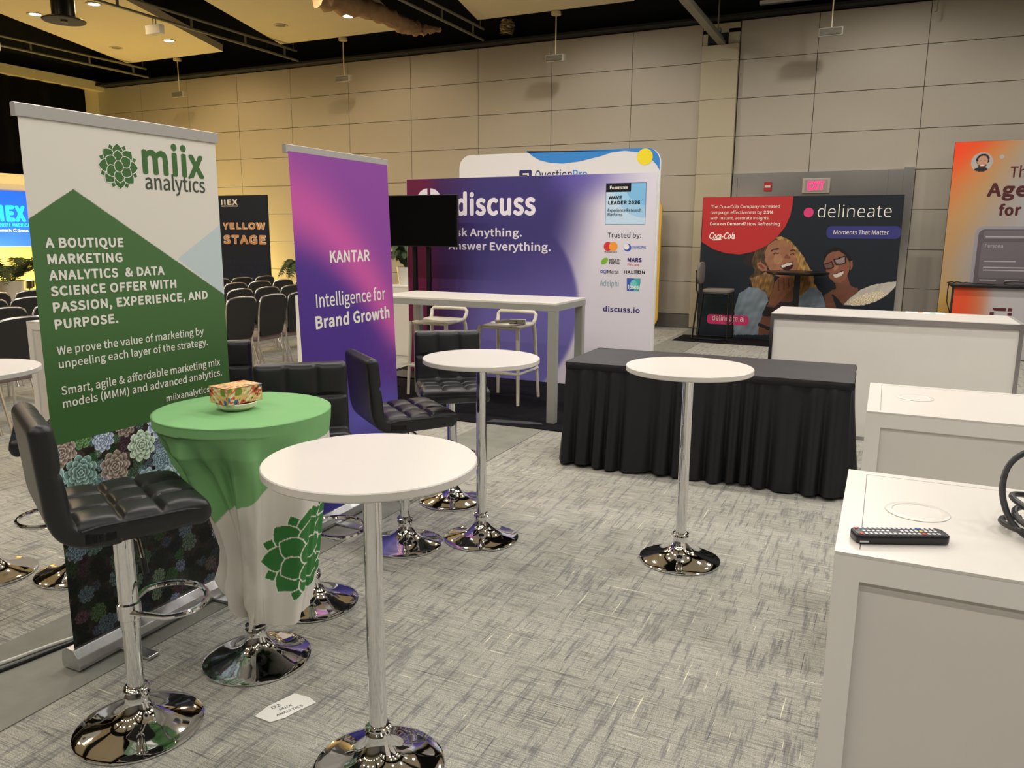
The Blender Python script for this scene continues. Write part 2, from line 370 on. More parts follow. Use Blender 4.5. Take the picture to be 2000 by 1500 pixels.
B().box(-.43,.43,-.06,.06,0,.05).make('housing', FLATW, t, smooth=False, bevel=.005); B().tube([(-.38,0,.05),(-.38,0,1.9)],.006,6).tube([(.38,0,.05),(.38,0,1.9)],.006,6).make('hanger', PIPE, t)
o = B().tube([(.38,13.70,5.16),(.38,13.70,5.10),(.365,13.71,5.06),(.345,13.72,5.0),(.345,13.72,4.95),(.35,13.72,4.91),(.34,13.72,4.88),(.315,13.72,4.87)], .009, 6).make('dangling_cable', PIPE)
tag(o, 'short cable end dangling over the top of the far wall at upper right', 'cable')
# drape and stage end of the hall
DRAPE = mat('black_drape', rgb(6,6,8), .95, spec=.1)
b = B().sheet(lambda u, v: (XL+.10+.04*math.sin(u*150), 3+u*10.55, .02+v*4.98), 420, 2)
o = b.make('stage_drape', DRAPE, fix=False); tag(o, 'black drape hanging along the left wall behind the stage', 'drape')
struct(B().box(XL, XL+.25, 3, 13.97, 5.02, 5.22).make('trim_4', LEFTW, smooth=False))
# ================================================================ EXIT SIGN, ALARM
t = thing('exit_sign', 'red lit exit sign on the steel panel above the black poster wall', 'exit sign', (-1.145,13.94,2.44))
B().box(-.21,.21,-.05,.0,-.12,.12).make('housing', mat('exit_sign_case', rgb(170,160,150), .5), t, smooth=False, bevel=.008)
B().box(-.175,.175,-.054,-.049,-.095,.095).make('face_plate', mat('exit_face', rgb(150,136,128), .5), t, smooth=False)
RED = mat('exit_red', rgb(255,30,90), .4, emit=(1,.012,.10,1), estr=2.2)
text(t, 'EXIT', ('y',13.94-.054), -1.145-.125, -1.145+.125, 2.44-.07, .14, RED, bold=.035, off=(-1.145,13.94,2.44), name='letters')
t = thing('fire_alarm', 'small red fire alarm on the steel panel left of the exit sign', 'alarm', (-1.90,13.94,2.44))
B().box(-.06,.06,-.045,0,-.075,.075).make('case', mat('alarm_red', rgb(170,24,24), .4), t, smooth=False, bevel=.006)
B().box(-.045,.045,-.05,-.044,-.018,.018).make('strobe', FLATW, t, smooth=False)
# ================================================================ BANNERS
def roller(name, label, x, y0, y1, top, lean, xp=None):
    yc = (y0+y1)/2; xp = x if xp is None else xp
    t = thing(name, label, 'banner', (x,yc,0)); w = (y1-y0)/2
    pr = [(-.045,.012),(.045,.012),(.05,.03),(.046,.06),(.02,.088),(-.02,.092),(-.045,.075),(-.05,.03)]
    B().prism([(p[0],p[1]) for p in pr],'y',-w-.012,w+.012).make('base_cassette', ALU, t, smooth=False, bevel=.003)
    for s in (-1,1):
        B().cbox((.07,s*(w-.19),.011),(.26,.05,.012)).make('foot', ALU, t, smooth=False, bevel=.003)
    sp_ = B().tube([(-.032,0,.07),(-.032,0,top-.03)], .008, 8).make('support_pole', ALU, t); sp_.rotation_euler[1] = -lean
    r = B().prism([(-.012,top-.028),(.012,top-.028),(.014,top+.012),(0,top+.016),(-.012,top+.012)],'y',-w-.006,w+.006).make('top_rail', mat('satin_rail', rgb(186,182,178), .45, .35), t, smooth=False)
    if lean: r.rotation_euler[1] = -lean
    return t, (x, yc, 0)
t, O_ = roller('roller_banner', 'green and white roller banner with succulent photo at left', -2.625, 1.722, 2.578, 2.02, 0)
GB = 0.8704018262025236
gl = [(1.721,1.656),(1.901,1.767),(2.57,1.355)]
tri = [(2.334,1.512),(2.576,1.655),(2.57,1.355)]
ROS = []
rr_ = np.random.default_rng(12)
pal = [(150,176,196),(126,160,160),(104,130,104),(130,150,128),(80,108,70),(112,78,92),(156,170,204),(96,122,96),(128,152,164),(70,120,70),(104,94,88),(126,156,150)]
for _ in range(1600):
    y, z = rr_.uniform(1.70, 2.6), rr_.uniform(.06, GB+.02); big = smooth(.48, .62, np.array(z))
    r = rr_.uniform(.034, .058)*(.72+.42*float(big))
    if all((y-a)**2+(z-c)**2 > (.80*(r+q))**2 for a, c, q, _c, _p, _b in ROS):
        br = float(.85+.85*big)*rr_.uniform(.7, 1.15)  # lower rosettes dimmer: shade on the banner's lower part put into the print
        if z < .45 and rr_.uniform() < .4: br *= .35
        ROS.append((y, z, r, pal[rr_.integers(len(pal))], rr_.uniform(0, 6.28), br))
for _ in range(3000):      # smaller rosettes fill the gaps
    y, z = rr_.uniform(1.70, 2.6), rr_.uniform(.06, GB+.02); r = rr_.uniform(.016, .028)
    if all((y-a)**2+(z-c)**2 > (.72*(r+q))**2 for a, c, q, _c, _p, _b in ROS):
        big = float(smooth(.48, .62, np.array(z))); ROS.append((y, z, r, pal[rr_.integers(len(pal))], rr_.uniform(0, 6.28), (.5+.6*big)*rr_.uniform(.5, 1.)))  # small rosettes dimmed lower down too, as painted shade
def miix_fn(A, Z):
    C = np.zeros(A.shape+(3,)); C[:] = (226,220,210)
    C[inpoly(tri, A, Z)] = (196,210,214)
    gm = inpoly(gl+[(2.7, gl[2][1]),(2.7, GB),(1.6, GB),(1.6, gl[0][1])], A, Z)
    g = smooth(GB, 1.5, Z)[...,None]; C = np.where(gm[...,None], np.array((62,98,52.))*(1-g)+np.array((80,116,72.))*g, C)
    lo = Z < GB; bg = np.zeros(A.shape+(3,)); nz_ = noise2(A, Z, 60, 4); bg[:] = (40,36,30); bg += (nz_*14)[...,None]
    for y, z, r, c, ph, br in sorted(ROS, key=lambda q: q[2]):
        dx, dz = A-y, Z-z; d = np.hypot(dx, dz)/r; th = np.arctan2(dz, dx)+ph; m = d < 1.15
        v = np.zeros(A.shape); alpha = np.zeros(A.shape)
        for k, (ro, npet) in enumerate(((1.05,9),(.8,8),(.56,7),(.34,5),(.16,4))):
            a = (th+k*.4) % (2*PI/npet)-PI/npet
            lim = ro*(.74+.26*np.cos(a*npet/2)**.7); inside = d < lim
            edge = np.clip((lim-d)/.10, 0, 1); sh = .30+.62*np.clip(d/ro, 0, 1)**1.6+.10*k*.4+.42*np.clip(1-edge*1.6, 0, 1)
            sh = sh*(.62+.38*np.clip((d-(0 if k == 4 else (1.05,.8,.56,.34,.16)[k+1]*.86))/.16, 0, 1)) if k < 4 else sh
            v = np.where(inside, sh, v); alpha = np.where(inside, 1, alpha)
        col = np.array(c, float)*br; f = (alpha*m)[...,None]
        bg = bg*(1-f)+np.clip(v, .1, 1.5)[...,None]*col*f
    return np.where(lo[...,None], bg, C)
pp = painted(t, 'print_panel', ('x',-2.62), 1.727, 2.573, .085, 2.0, 330, 720, miix_fn, PRINTG, off=O_)
PM = ('x', -2.62)
GREENI = mat('green_print_ink', rgb(72,112,64), .6, spec=.2); CHARI = mat('charcoal_print_ink', rgb(74,84,70), .6, spec=.2)
def mt(s, args, m=TXW, bold=0.): text(pp, s, PM, *args, m, bold=bold, off=O_)
mt('A BOUTIQUE', (1.776,2.085,1.563,0.035), bold=.045)
mt('MARKETING', (1.778,2.075,1.507,0.035), bold=.045)
mt('ANALYTICS  & DATA', (1.777,2.263,1.451,0.035), bold=.045)
mt('SCIENCE OFFER WITH', (1.778,2.317,1.396,0.035), bold=.045)
mt('PASSION, EXPERIENCE, AND', (1.78,2.478,1.34,0.035), bold=.045)
mt('PURPOSE.', (1.78,2.034,1.28,0.035), bold=.045)
mt('We prove the value of marketing by', (1.778,2.443,1.19,0.03), bold=.006)
mt('unpeeling each layer of the strategy.', (1.78,2.461,1.142,0.029), bold=.006)
mt('Smart, agile & affordable marketing mix', (1.78,2.523,1.045,0.031), bold=.006)
mt('models (MMM) and advanced analytics.', (1.78,2.529,0.998,0.03), bold=.006)
mt('miixanalytics.com', (2.225,2.539,0.937,0.026))
mt('miix', (2.199,2.502,1.84,0.121), GREENI, bold=.03)
mt('analytics', (2.205,2.502,1.783,0.06), CHARI)
# flower emblem: layered petals, pale outline under each green petal
def petal(c, ang, r0, r1, w, sx, sz):
    pts = []
    prof = [(0,.2),(.15,.6),(.35,.93),(.55,1.0),(.74,.78),(.88,.42),(1,0)]
    side = [(r0+(r1-r0)*p, w*q) for p, q in prof]
    full = side+[(a, -b_) for a, b_ in reversed(side[1:-1])]
    for a, b_ in full: pts.append((c[0]+(a*math.cos(ang)-b_*math.sin(ang))*sx, c[1]+(a*math.sin(ang)+b_*math.cos(ang))*sz))
    return pts
def emblem_petals(c, R_x, R_z):
    L_ = []
    for i in range(8): L_.append(petal(c, PI/2+PI/8+i*PI/4, .5, 1.0, .15, R_x, R_z))
    for i in range(8): L_.append(petal(c, PI/2+i*PI/4, .30, .98, .27, R_x, R_z))
    for i in range(6): L_.append(petal(c, PI/2+i*PI/3, .14, .70, .25, R_x, R_z))
    L_.append([(c[0]+.21*R_x*math.cos(q*PI/12), c[1]+.23*R_z*math.sin(q*PI/12)) for q in range(24)])
    return L_
def grow(pts, d):
    cx_ = sum(p[0] for p in pts)/len(pts); cz_ = sum(p[1] for p in pts)/len(pts); out = []
    for p in pts:
        l = math.hypot(p[0]-cx_, p[1]-cz_) or 1; out.append((p[0]+(p[0]-cx_)/l*d, p[1]+(p[1]-cz_)/l*d))
    return out
ec = (2.093,1.859); e1 = (2.01,1.858); e2 = (2.096,1.942)
bo = B(); bg_ = B()
for i, p in enumerate(emblem_petals(ec, abs(ec[0]-e1[0])*1.02, abs(e2[1]-ec[1]))):
    bo.flat([p3(PM, a, z, .0006+i*.00005) for a, z in grow(p, .0028)]); bg_.flat([p3(PM, a, z, .00062+i*.00005) for a, z in p])
bo.make('emblem_outline', TXW, pp, smooth=False, off=O_, fix=False); bg_.make('emblem', GREENI, pp, smooth=False, off=O_, fix=False)
# purple banner
t, O_ = roller('roller_banner', 'purple and pink roller banner reading Intelligence for Brand Growth', -2.715, 3.185, 4.065, 2.045, .03)
def kan_fn(A, Z):
    s = (A-3.19)/.87; q = (2.03-Z)/2.0
    c = mix(np.zeros(A.shape+(3,))+np.array((142,70,158.)), (104,62,150), smooth(.34, .66, q))
    tc = .135+.10*s+.26*s*s; d = q-tc
    c = mix(c, (140,72,160), smooth(.0,-.1, d)*.8)
    low = smooth(.05, .16, d)*smooth(1.15, .55, s); c = mix(c, (82,54,142), low)
    band = np.exp(-(np.where(d < 0, d/.11, d/.075))**2)*smooth(.75,.5,q); c = mix(c, (208,92,170), band*.9)
    c = mix(c, (98,92,184), smooth(.60, .76, q)); c = mix(c, (62,56,140), smooth(.8, .98, q))
    return c
pk = painted(t, 'print_panel', ('x',-2.70), 3.19, 4.06, .085, 2.025, 60, 130, kan_fn, PRINTG, off=O_)
pk.rotation_euler[1] = -.03
PK = ('x', -2.70)
text(pk, 'KANTAR', PK, 3.468,3.834,1.462,0.066, TXW, bold=.03, off=O_)
text(pk, 'Intelligence for', PK, 3.33,3.975,1.228,0.073, TXW, bold=.0, off=O_)
text(pk, 'Brand Growth', PK, 3.315,4.009,1.113,0.07, TXW, bold=.04, off=O_)
# ================================================================ DISCUSS WALL
def backdrop(name, label, x0, x1, y, z1, depth=.05, round_=0.):
    t = thing(name, label, 'backdrop', ((x0+x1)/2,y,0)); O_ = ((x0+x1)/2, y, 0)
    if round_: b = B().prism(rrect(x0, x1, .01, z1, round_), 'y', y+.002, y+depth)
    else: b = B().box(x0, x1, y+.002, y+depth, .01, z1)
    return t, O_, b
FAB = mat('white_stretch_fabric', rgb(226,224,226), .7)
t, O_, b = backdrop('fabric_backdrop', 'violet fabric backdrop wall reading discuss, behind the long bar table', -5.113, -2.147, 7.9, 2.245)
b.make('frame', FAB, t, smooth=False, off=O_)
def dis_fn(A, Z):
    s = (A+5.113)/2.966; q = (2.245-Z)/2.245
    c = np.zeros(A.shape+(3,))+np.array((60,52,112.))
    c = mix(c, (106,96,166), smooth(.28, .72, q+.25*(s-.4)))
    c = mix(c, (108,102,176), smooth(.6, 1., q)*smooth(.15, .4, s))
    c = mix(c, (66,36,88), smooth(.34, .14, s)); c = mix(c, (100,24,62), smooth(.17, .07, s))
    d = np.hypot((s-.36)*1.32, (q-.62)); ins = smooth(.50, .47, d)
    outc = mix(c, (214,208,222), smooth(.60, .82, s+.18*(q-.25)))
    c = outc*(1-ins[...,None])+c*ins[...,None]
    c = mix(c, (96,84,170), smooth(.16, .0, q)*smooth(1.0, .7, s)*.8*smooth(.55,.7,s))
    return mix(c, (214,210,220), smooth(.76, .86, s)*smooth(.02, .22, q))
pd = painted(t, 'print_panel', ('y',7.9), -5.108, -2.152, .012, 2.243, 150, 110, dis_fn, PRINT, off=O_)
PD = ('y', 7.9)
LET = mat('pale_lilac_ink', rgb(222,216,226), .6, spec=.2); NAVY = mat('navy_ink', rgb(52,40,110), .6, spec=.2); DK = mat('dark_grey_ink', rgb(50,50,62), .6, spec=.2)
def dt(s, a, m=LET, bold=0., **k): text(pd, s, PD, *a, m, bold=bold, off=O_, **k)
dt('discuss', (-4.464,-3.47,1.83,0.245), bold=.035)
dt('Ask Anything.', (-4.547,-3.632,1.602,0.086), bold=.022)
dt('Answer Everything.', (-4.555,-3.287,1.45,0.087), bold=.022)
dt('Trusted by:', (-2.649,-2.289,1.601,0.048), DK)
dt('discuss.io', (-2.676,-2.275,0.83,0.056), NAVY, bold=.035)
cl = (-4.807,1.976)
def half(sg): return [(cl[0]+sg*.02, cl[1]-.155)]+[(cl[0]+sg*(.02+.15*math.cos(a)), cl[1]+.16*math.sin(a)) for a in np.linspace(-PI/2, PI/2, 20)]+[(cl[0]+sg*.02, cl[1]+.155)]
poly(pd, 'logo', PD, half(1), LET, O_); poly(pd, 'logo', PD, half(-1), LET, O_)
SKY1 = mat('pale_blue_ink', rgb(188,214,236), .6); SKY2 = mat('sky_blue_ink', rgb(120,182,226), .6); SKY3 = mat('mid_blue_ink', rgb(154,200,232), .6)
fq = [(-2.671,2.145),(-2.257,2.144),(-2.264,1.732),(-2.677,1.735)]
fx0, fx1, fz0, fz1 = fq[3][0], fq[1][0], fq[3][1], fq[0][1]
poly(pd, 'award_label', PD, [(fx0-.004,fz0-.004),(fx1+.004,fz0-.004),(fx1+.004,fz1+.004),(fx0-.004,fz1+.004)], NAVY, O_, e=.0006)
poly(pd, 'award_label', PD, [(fx0,fz0),(fx1,fz0),(fx1,fz1),(fx0,fz1)], SKY1, O_, e=.0012)
hx, hz = fx1-fx0, fz1-fz0
def arc(c, r, a0, a1): return [(c[0]+r*math.cos(a), c[1]+r*math.sin(a)) for a in np.linspace(a0, a1, 24)]
poly(pd, 'award_label', PD, [(fx1,fz1)]+arc((fx1,fz1),hx*.82,PI,1.5*PI), SKY3, O_, e=.0018)
poly(pd, 'award_label', PD, [(fx1,fz1)]+arc((fx1,fz1),hx*.52,PI,1.5*PI), SKY2, O_, e=.0024)
lq = [(-2.669,2.145),(-2.413,2.14),(-2.41,2.06),(-2.667,2.064)]
poly(pd, 'award_label', PD, [(fx0,lq[2][1]),(lq[1][0],lq[2][1]),(lq[1][0],fz1),(fx0,fz1)], TXK, O_, e=.003)
dt('F', (-2.637,-2.617,2.088,0.033), TXW, e=.004, bold=.02); dt('ORRESTER', (-2.616,-2.445,2.087,0.025), TXW, e=.004, bold=.02)
dt('WAVE', (-2.65,-2.505,1.987,0.034), TXK, bold=.05, e=.004); dt('LEADER 2026', (-2.652,-2.313,1.936,0.034), TXK, bold=.05, e=.004)
dt('Experience Research', (-2.654,-2.298,1.861,0.031), DK, e=.004); dt('Platforms', (-2.654,-2.497,1.818,0.031), DK, e=.004)
MR = mat('red_ink', rgb(206,44,52), .6); MO = mat('orange_ink', rgb(240,150,50), .6); ML = mat('leaf_green_ink', rgb(120,176,50), .6); MB_ = mat('blue_ink', rgb(50,84,180), .6); MT = mat('teal_ink', rgb(60,150,160), .6); MP = mat('coral_ink', rgb(206,90,90), .6)
r8 = abs((-2.594,1.509)[0]-(-2.641,1.508)[0])
poly(pd, 'logo', PD, disc((-2.641,1.508), r8), MR, O_, e=.001); poly(pd, 'logo', PD, disc((-2.583,1.509), r8), MO, O_, e=.0014)
dt('mastercard', (-2.678,-2.543,1.443,0.019), DK)
poly(pd, 'logo', PD, disc((-2.43,1.499), r8*.85), MB_, O_, e=.001); poly(pd, 'logo', PD, disc((-2.441,1.507), r8*.62), FAB, O_, e=.0014)
dt('DANONE', (-2.384,-2.235,1.492,0.027), MB_, bold=.03)
lc = (-2.674,1.357)
poly(pd, 'logo', PD, [(lc[0]+r8*.95*(math.cos(a)*.8+.35*math.sin(a)), lc[1]+r8*.75*math.sin(a)) for a in np.linspace(0, 2*PI, 30)], ML, O_)
dt('HELLO', (-2.625,-2.513,1.356,0.027), TXK, bold=.04); dt('FRESH', (-2.624,-2.512,1.325,0.028), TXK, bold=.04)
dt('MARS', (-2.425,-2.273,1.353,0.044), NAVY, bold=.05); dt('Petcare', (-2.423,-2.299,1.312,0.029), MP)
inf = (-2.683,1.249)
B().tube([p3(PD, inf[0]+.031*math.sin(a)*(1), inf[1]+.019*math.sin(2*a)*.8+.004*math.cos(a), .001) for a in np.linspace(0, 2*PI, 41)[:-1]], .0035, 6, True).make('logo', MB_, pd, off=O_)
dt('Meta', (-2.641,-2.516,1.229,0.038), DK); dt('HAL', (-2.46,-2.355,1.231,0.035), TXK, bold=.045); dt('ON', (-2.312,-2.235,1.234,0.034), TXK, bold=.045)
for q in ((-2.352,1.263),(-2.351,1.249),(-2.351,1.235)): poly(pd, 'lettering', PD, [(q[0],q[1]-.004),(q[0]+.048,q[1]-.004),(q[0]+.048,q[1]+.004),(q[0],q[1]+.004)], TXK, O_, e=.0012)
dt('Adelphi', (-2.718,-2.511,1.096,0.062), MT, bold=-.006)
iq = [(-2.426,1.187),(-2.279,1.191),(-2.274,1.061),(-2.421,1.056)]
poly(pd, 'logo', PD, [iq[3],(iq[2][0]-.02,iq[3][1]),(iq[1][0],iq[0][1]-.04),(iq[1][0],iq[0][1]),iq[0]], mat('ipsos_teal', rgb(64,168,166), .6), O_); poly(pd, 'logo', PD, [iq[3],((iq[3][0]+iq[2][0])/2,iq[3][1]),((iq[3][0]+iq[2][0])/2,iq[0][1]),iq[0]], MB_, O_, e=.0016)
poly(pd, 'logo', PD, disc(((iq[0][0]+iq[1][0])/2, iq[0][1]-.06), .034, rz=.045), mat('pale_teal_ink', rgb(110,196,200), .6), O_, e=.0022)
dt('Ipsos', (-2.408,-2.295,1.077,0.044), TXW, bold=.03, e=.003)
# white rounded backdrop with blue wave
t, O_, b = backdrop('rounded_backdrop', 'white rounded backdrop with a blue wave and yellow dot, rising behind the violet one', -5.30, -2.557, 9.5, 2.66, .06, .17)
b.make('frame', FAB, t, off=O_, ang=30)
PQ = ('y', 9.5)
wv = [(-4.308,2.68),(-4.229,2.617),(-4.123,2.561),(-3.973,2.523),(-3.797,2.51),(-3.581,2.53),(-3.3,2.585),(-3.162,2.624),(-2.999,2.637),(-2.823,2.614),(-2.687,2.551),(-2.591,2.454),(-2.555,2.391)]
BLU = mat('bright_blue_ink', rgb(44,134,214), .5)
rc_ = [(-2.557-.17+.17*math.cos(a), 2.66-.17+.17*math.sin(a)) for a in np.linspace(0, PI/2, 10)]
bw = [( -2.557, wv[-1][1])]+rc_+[(wv[0][0], 2.66)]+wv[:-1]
poly(t, 'blue_wave', PQ, bw, BLU, O_); 
yd = (-2.743,2.556); poly(t, 'yellow_dot', PQ, disc(yd, .097), mat('yellow_ink', rgb(244,222,30), .5), O_, e=.002)
qi = [(-4.41,2.445),(-4.234,2.44)]; ib = .17
poly(t, 'logo', PQ, rrect(qi[0][0], qi[1][0], qi[0][1]-.165, qi[0][1], .02), mat('deep_navy_ink', rgb(30,36,96), .6), O_)
poly(t, 'logo', PQ, [(qi[0][0]+.05,qi[0][1]-.06),(qi[0][0]+.05,qi[0][1]-.04),(qi[1][0]-.04,qi[0][1]-.04),(qi[1][0]-.04,qi[0][1]-.13),(qi[1][0]-.06,qi[0][1]-.13),(qi[1][0]-.06,qi[0][1]-.06)], TXW, O_, e=.002)
text(t, 'Question', PQ, -4.186,-3.679,2.325,0.109, mat('deep_navy_ink', (0,0,0,1)), off=O_); text(t, 'Pro', PQ, -3.665,-3.473,2.322,0.106, BLU, off=O_)
# gold rounded backdrop by the far wall
t, O_, b = backdrop('rounded_backdrop', 'golden yellow rounded backdrop standing at the far wall behind the violet one', -5.6, -3.58, 13.55, 2.28, .05, .2)
b.make('frame', mat('gold_fabric', rgb(206,166,66), .55, var=.05, vscale=2), t, off=O_, ang=30)
# ================================================================ DELINEATE WALL (printed photograph of two laughing women)
t, O_, b = backdrop('poster_backdrop', 'black poster wall with red circle and two laughing women, under the exit sign', -2.755, .152, 12.95, 2.235, .06)
b.make('frame', mat('dark_fabric', rgb(30,34,40), .7), t, smooth=False, off=O_)
LAY = [
 ((46,36,36), [(-2.079,1.229),(-2.032,1.319),(-1.932,1.373),(-1.858,1.304),(-1.883,1.145),(-2.022,1.16)]),
 ((84,66,46), [(-1.899,1.409),(-1.739,1.568),(-1.541,1.63),(-1.351,1.537),(-1.258,1.384),(-1.71,1.132),(-1.804,0.988),(-1.902,0.896),(-1.958,0.966),(-1.88,1.092),(-1.939,1.215)]),
 ((176,136,80), [(-1.606,1.603),(-1.524,1.63),(-1.387,1.571),(-1.262,1.435),(-1.154,1.3),(-1.078,1.164),(-1.007,1.08),(-0.987,0.925),(-0.932,0.841),(-0.87,0.774),(-0.897,0.704),(-1.028,0.698),(-1.155,0.641),(-1.283,0.794),(-1.338,1.106),(-1.248,1.246),(-1.329,1.451)]),
 ((150,108,58), [(-1.286,1.314),(-1.192,1.144),(-1.069,1.043),(-1.008,0.873),(-1.11,0.695),(-1.211,0.726),(-1.278,0.968)]),
 ((140,104,60), [(-1.941,0.966),(-1.806,1.023),(-1.674,1.097),(-1.582,0.994),(-1.585,0.783),(-1.646,0.674),(-1.787,0.722),(-1.897,0.825)]),
 ((136,150,162), [(-2.151,0.052),(-2.157,0.472),(-2.102,0.728),(-1.95,0.832),(-1.793,0.811),(-1.685,0.744),(-1.643,0.621),(-1.717,0.439),(-1.772,0.074)]),
 ((120,134,148), [(-1.192,0.692),(-1.039,0.854),(-0.924,0.841),(-0.833,0.706),(-0.779,0.535),(-0.741,0.136),(-1.234,0.107)]),
 ((58,46,54), [(-1.539,0.607),(-1.443,0.682),(-1.209,0.691),(-1.168,0.111),(-1.522,0.089)]),
 ((120,82,60), [(-1.488,0.857),(-1.309,0.932),(-1.242,0.69),(-1.304,0.617),(-1.489,0.609)]),
 ((168,116,86), [(-1.74,1.376),(-1.7,1.499),(-1.604,1.569),(-1.453,1.562),(-1.348,1.485),(-1.28,1.349),(-1.254,1.211),(-1.27,1.09),(-1.331,1.002),(-1.428,0.964),(-1.568,1.03),(-1.676,1.132),(-1.735,1.254)]),
 ((186,134,102), [(-1.604,1.326),(-1.523,1.362),(-1.466,1.276),(-1.511,1.189),(-1.596,1.204)]),
 ((172,112,86), [(-1.86,1.199),(-1.803,1.235),(-1.713,1.167),(-1.691,1.097),(-1.758,1.081),(-1.83,1.129)]),
 ((120,76,58), [(-1.83,1.185),(-1.792,1.2),(-1.727,1.131),(-1.76,1.109)]),
 ((70,46,36), [(-1.66,1.404),(-1.612,1.439),(-1.541,1.442),(-1.54,1.424),(-1.61,1.418),(-1.652,1.384)]),
 ((70,46,36), [(-1.376,1.416),(-1.324,1.434),(-1.286,1.409),(-1.292,1.397),(-1.326,1.413),(-1.371,1.396)]),
 ((52,32,28), [(-1.617,1.357),(-1.581,1.379),(-1.53,1.369),(-1.532,1.355),(-1.58,1.361),(-1.609,1.343)]),
 ((52,32,28), [(-1.369,1.358),(-1.333,1.376),(-1.293,1.362),(-1.295,1.349),(-1.332,1.358),(-1.364,1.341)]),
 ((132,84,64), [(-1.454,1.294),(-1.422,1.364),(-1.401,1.347),(-1.356,1.313),(-1.367,1.285),(-1.417,1.291)]),
 ((64,26,28), [(-1.506,1.168),(-1.413,1.222),(-1.328,1.245),(-1.31,1.19),(-1.33,1.134),(-1.384,1.098),(-1.445,1.11)]),
 ((234,222,210), [(-1.49,1.172),(-1.412,1.212),(-1.333,1.231),(-1.324,1.196),(-1.399,1.174),(-1.464,1.148)]),
 ((150,98,72), [(-1.576,0.907),(-1.53,0.978),(-1.465,1.015),(-1.314,1.002),(-1.288,0.916),(-1.302,0.828),(-1.379,0.737),(-1.457,0.637),(-1.535,0.536),(-1.638,0.55),(-1.63,0.692),(-1.585,0.783)]),
 ((108,68,52), [(-1.526,0.961),(-1.509,0.965),(-1.48,0.786),(-1.5,0.786)]),
 ((108,68,52), [(-1.446,0.981),(-1.43,0.985),(-1.407,0.807),(-1.426,0.788)]),
 ((108,68,52), [(-1.373,0.983),(-1.36,0.987),(-1.344,0.861),(-1.362,0.826)]),
 ((122,80,60), [(-1.772,0.074),(-1.757,0.257),(-1.701,0.457),(-1.639,0.567),(-1.535,0.545),(-1.543,0.411),(-1.608,0.084)]),
 ((40,34,34), [(-1.718,0.448),(-1.671,0.53),(-1.534,0.519),(-1.541,0.376),(-1.713,0.376)]),
 ((40,34,34), [(-1.776,0.219),(-1.765,0.274),(-1.563,0.195),(-1.577,0.14)]),
 ((26,20,20), [(-0.885,1.287),(-0.854,1.407),(-0.732,1.472),(-0.603,1.436),(-0.5,1.328),(-0.46,1.178),(-0.508,1.042),(-0.596,1.158),(-0.662,1.393)]),
 ((124,78,60), [(-0.694,0.986),(-0.525,1.058),(-0.465,0.891),(-0.352,0.861),(-0.375,0.758),(-0.507,0.634),(-0.548,0.546),(-0.787,0.535),(-0.827,0.741),(-0.744,0.813),(-0.667,0.85)]),
 ((144,92,70), [(-0.873,1.237),(-0.847,1.322),(-0.774,1.399),(-0.664,1.418),(-0.564,1.344),(-0.5,1.228),(-0.506,1.11),(-0.537,1.007),(-0.61,0.937),(-0.69,0.941),(-0.767,1.001),(-0.832,1.118)]),
 ((172,116,92), [(-0.74,1.172),(-0.68,1.224),(-0.656,1.157),(-0.703,1.111)]),
 ((148,96,74), [(-0.501,1.261),(-0.471,1.279),(-0.461,1.195),(-0.487,1.127)]),
 ((22,20,26), [(-0.881,1.219),(-0.747,1.263),(-0.721,1.172),(-0.754,1.141),(-0.849,1.132),(-0.874,1.168)]),
 ((116,82,72), [(-0.861,1.206),(-0.758,1.242),(-0.741,1.178),(-0.768,1.157),(-0.837,1.149)]),
 ((22,20,26), [(-0.737,1.29),(-0.577,1.35),(-0.553,1.327),(-0.558,1.236),(-0.616,1.208),(-0.701,1.203)]),
 ((160,140,138), [(-0.71,1.274),(-0.581,1.327),(-0.572,1.25),(-0.624,1.228),(-0.693,1.223)]),
 ((226,212,200), [(-0.731,1.053),(-0.653,1.082),(-0.58,1.118),(-0.583,1.074),(-0.634,1.032),(-0.702,1.016)]),
 ((70,40,36), [(-0.741,1.059),(-0.581,1.131),(-0.58,1.114),(-0.731,1.049)]),
 ((30,32,40), [(-0.724,0.762),(-0.692,0.755),(-0.553,0.614),(-0.487,0.583),(-0.238,0.603),(0.072,0.574),(0.106,0.187),(-0.724,0.137),(-0.644,0.559)]),
 ((204,196,186), [(-0.537,0.615),(-0.451,0.721),(-0.32,0.845),(-0.171,0.917),(0.008,0.96),(0.164,0.988),(0.156,0.912),(0.04,0.774),(-0.104,0.668),(-0.269,0.61),(-0.425,0.6)]),
]
POP = [(-0.506,0.625),(-0.404,0.723),(-0.223,0.798),(-0.042,0.838),(0.038,0.799),(-0.105,0.676),(-0.27,0.618),(-0.426,0.606)]
REDP = [(-2.752,2.235),(-1.38,2.233),(-1.384,2.115),(-1.405,1.946),(-1.467,1.776),(-1.574,1.621),(-1.733,1.481),(-1.932,1.382),(-2.138,1.338),(-2.351,1.358),(-2.551,1.418),(-2.741,1.532)]
DEL_H = [(-1.675,1.377),(-1.291,1.383)]
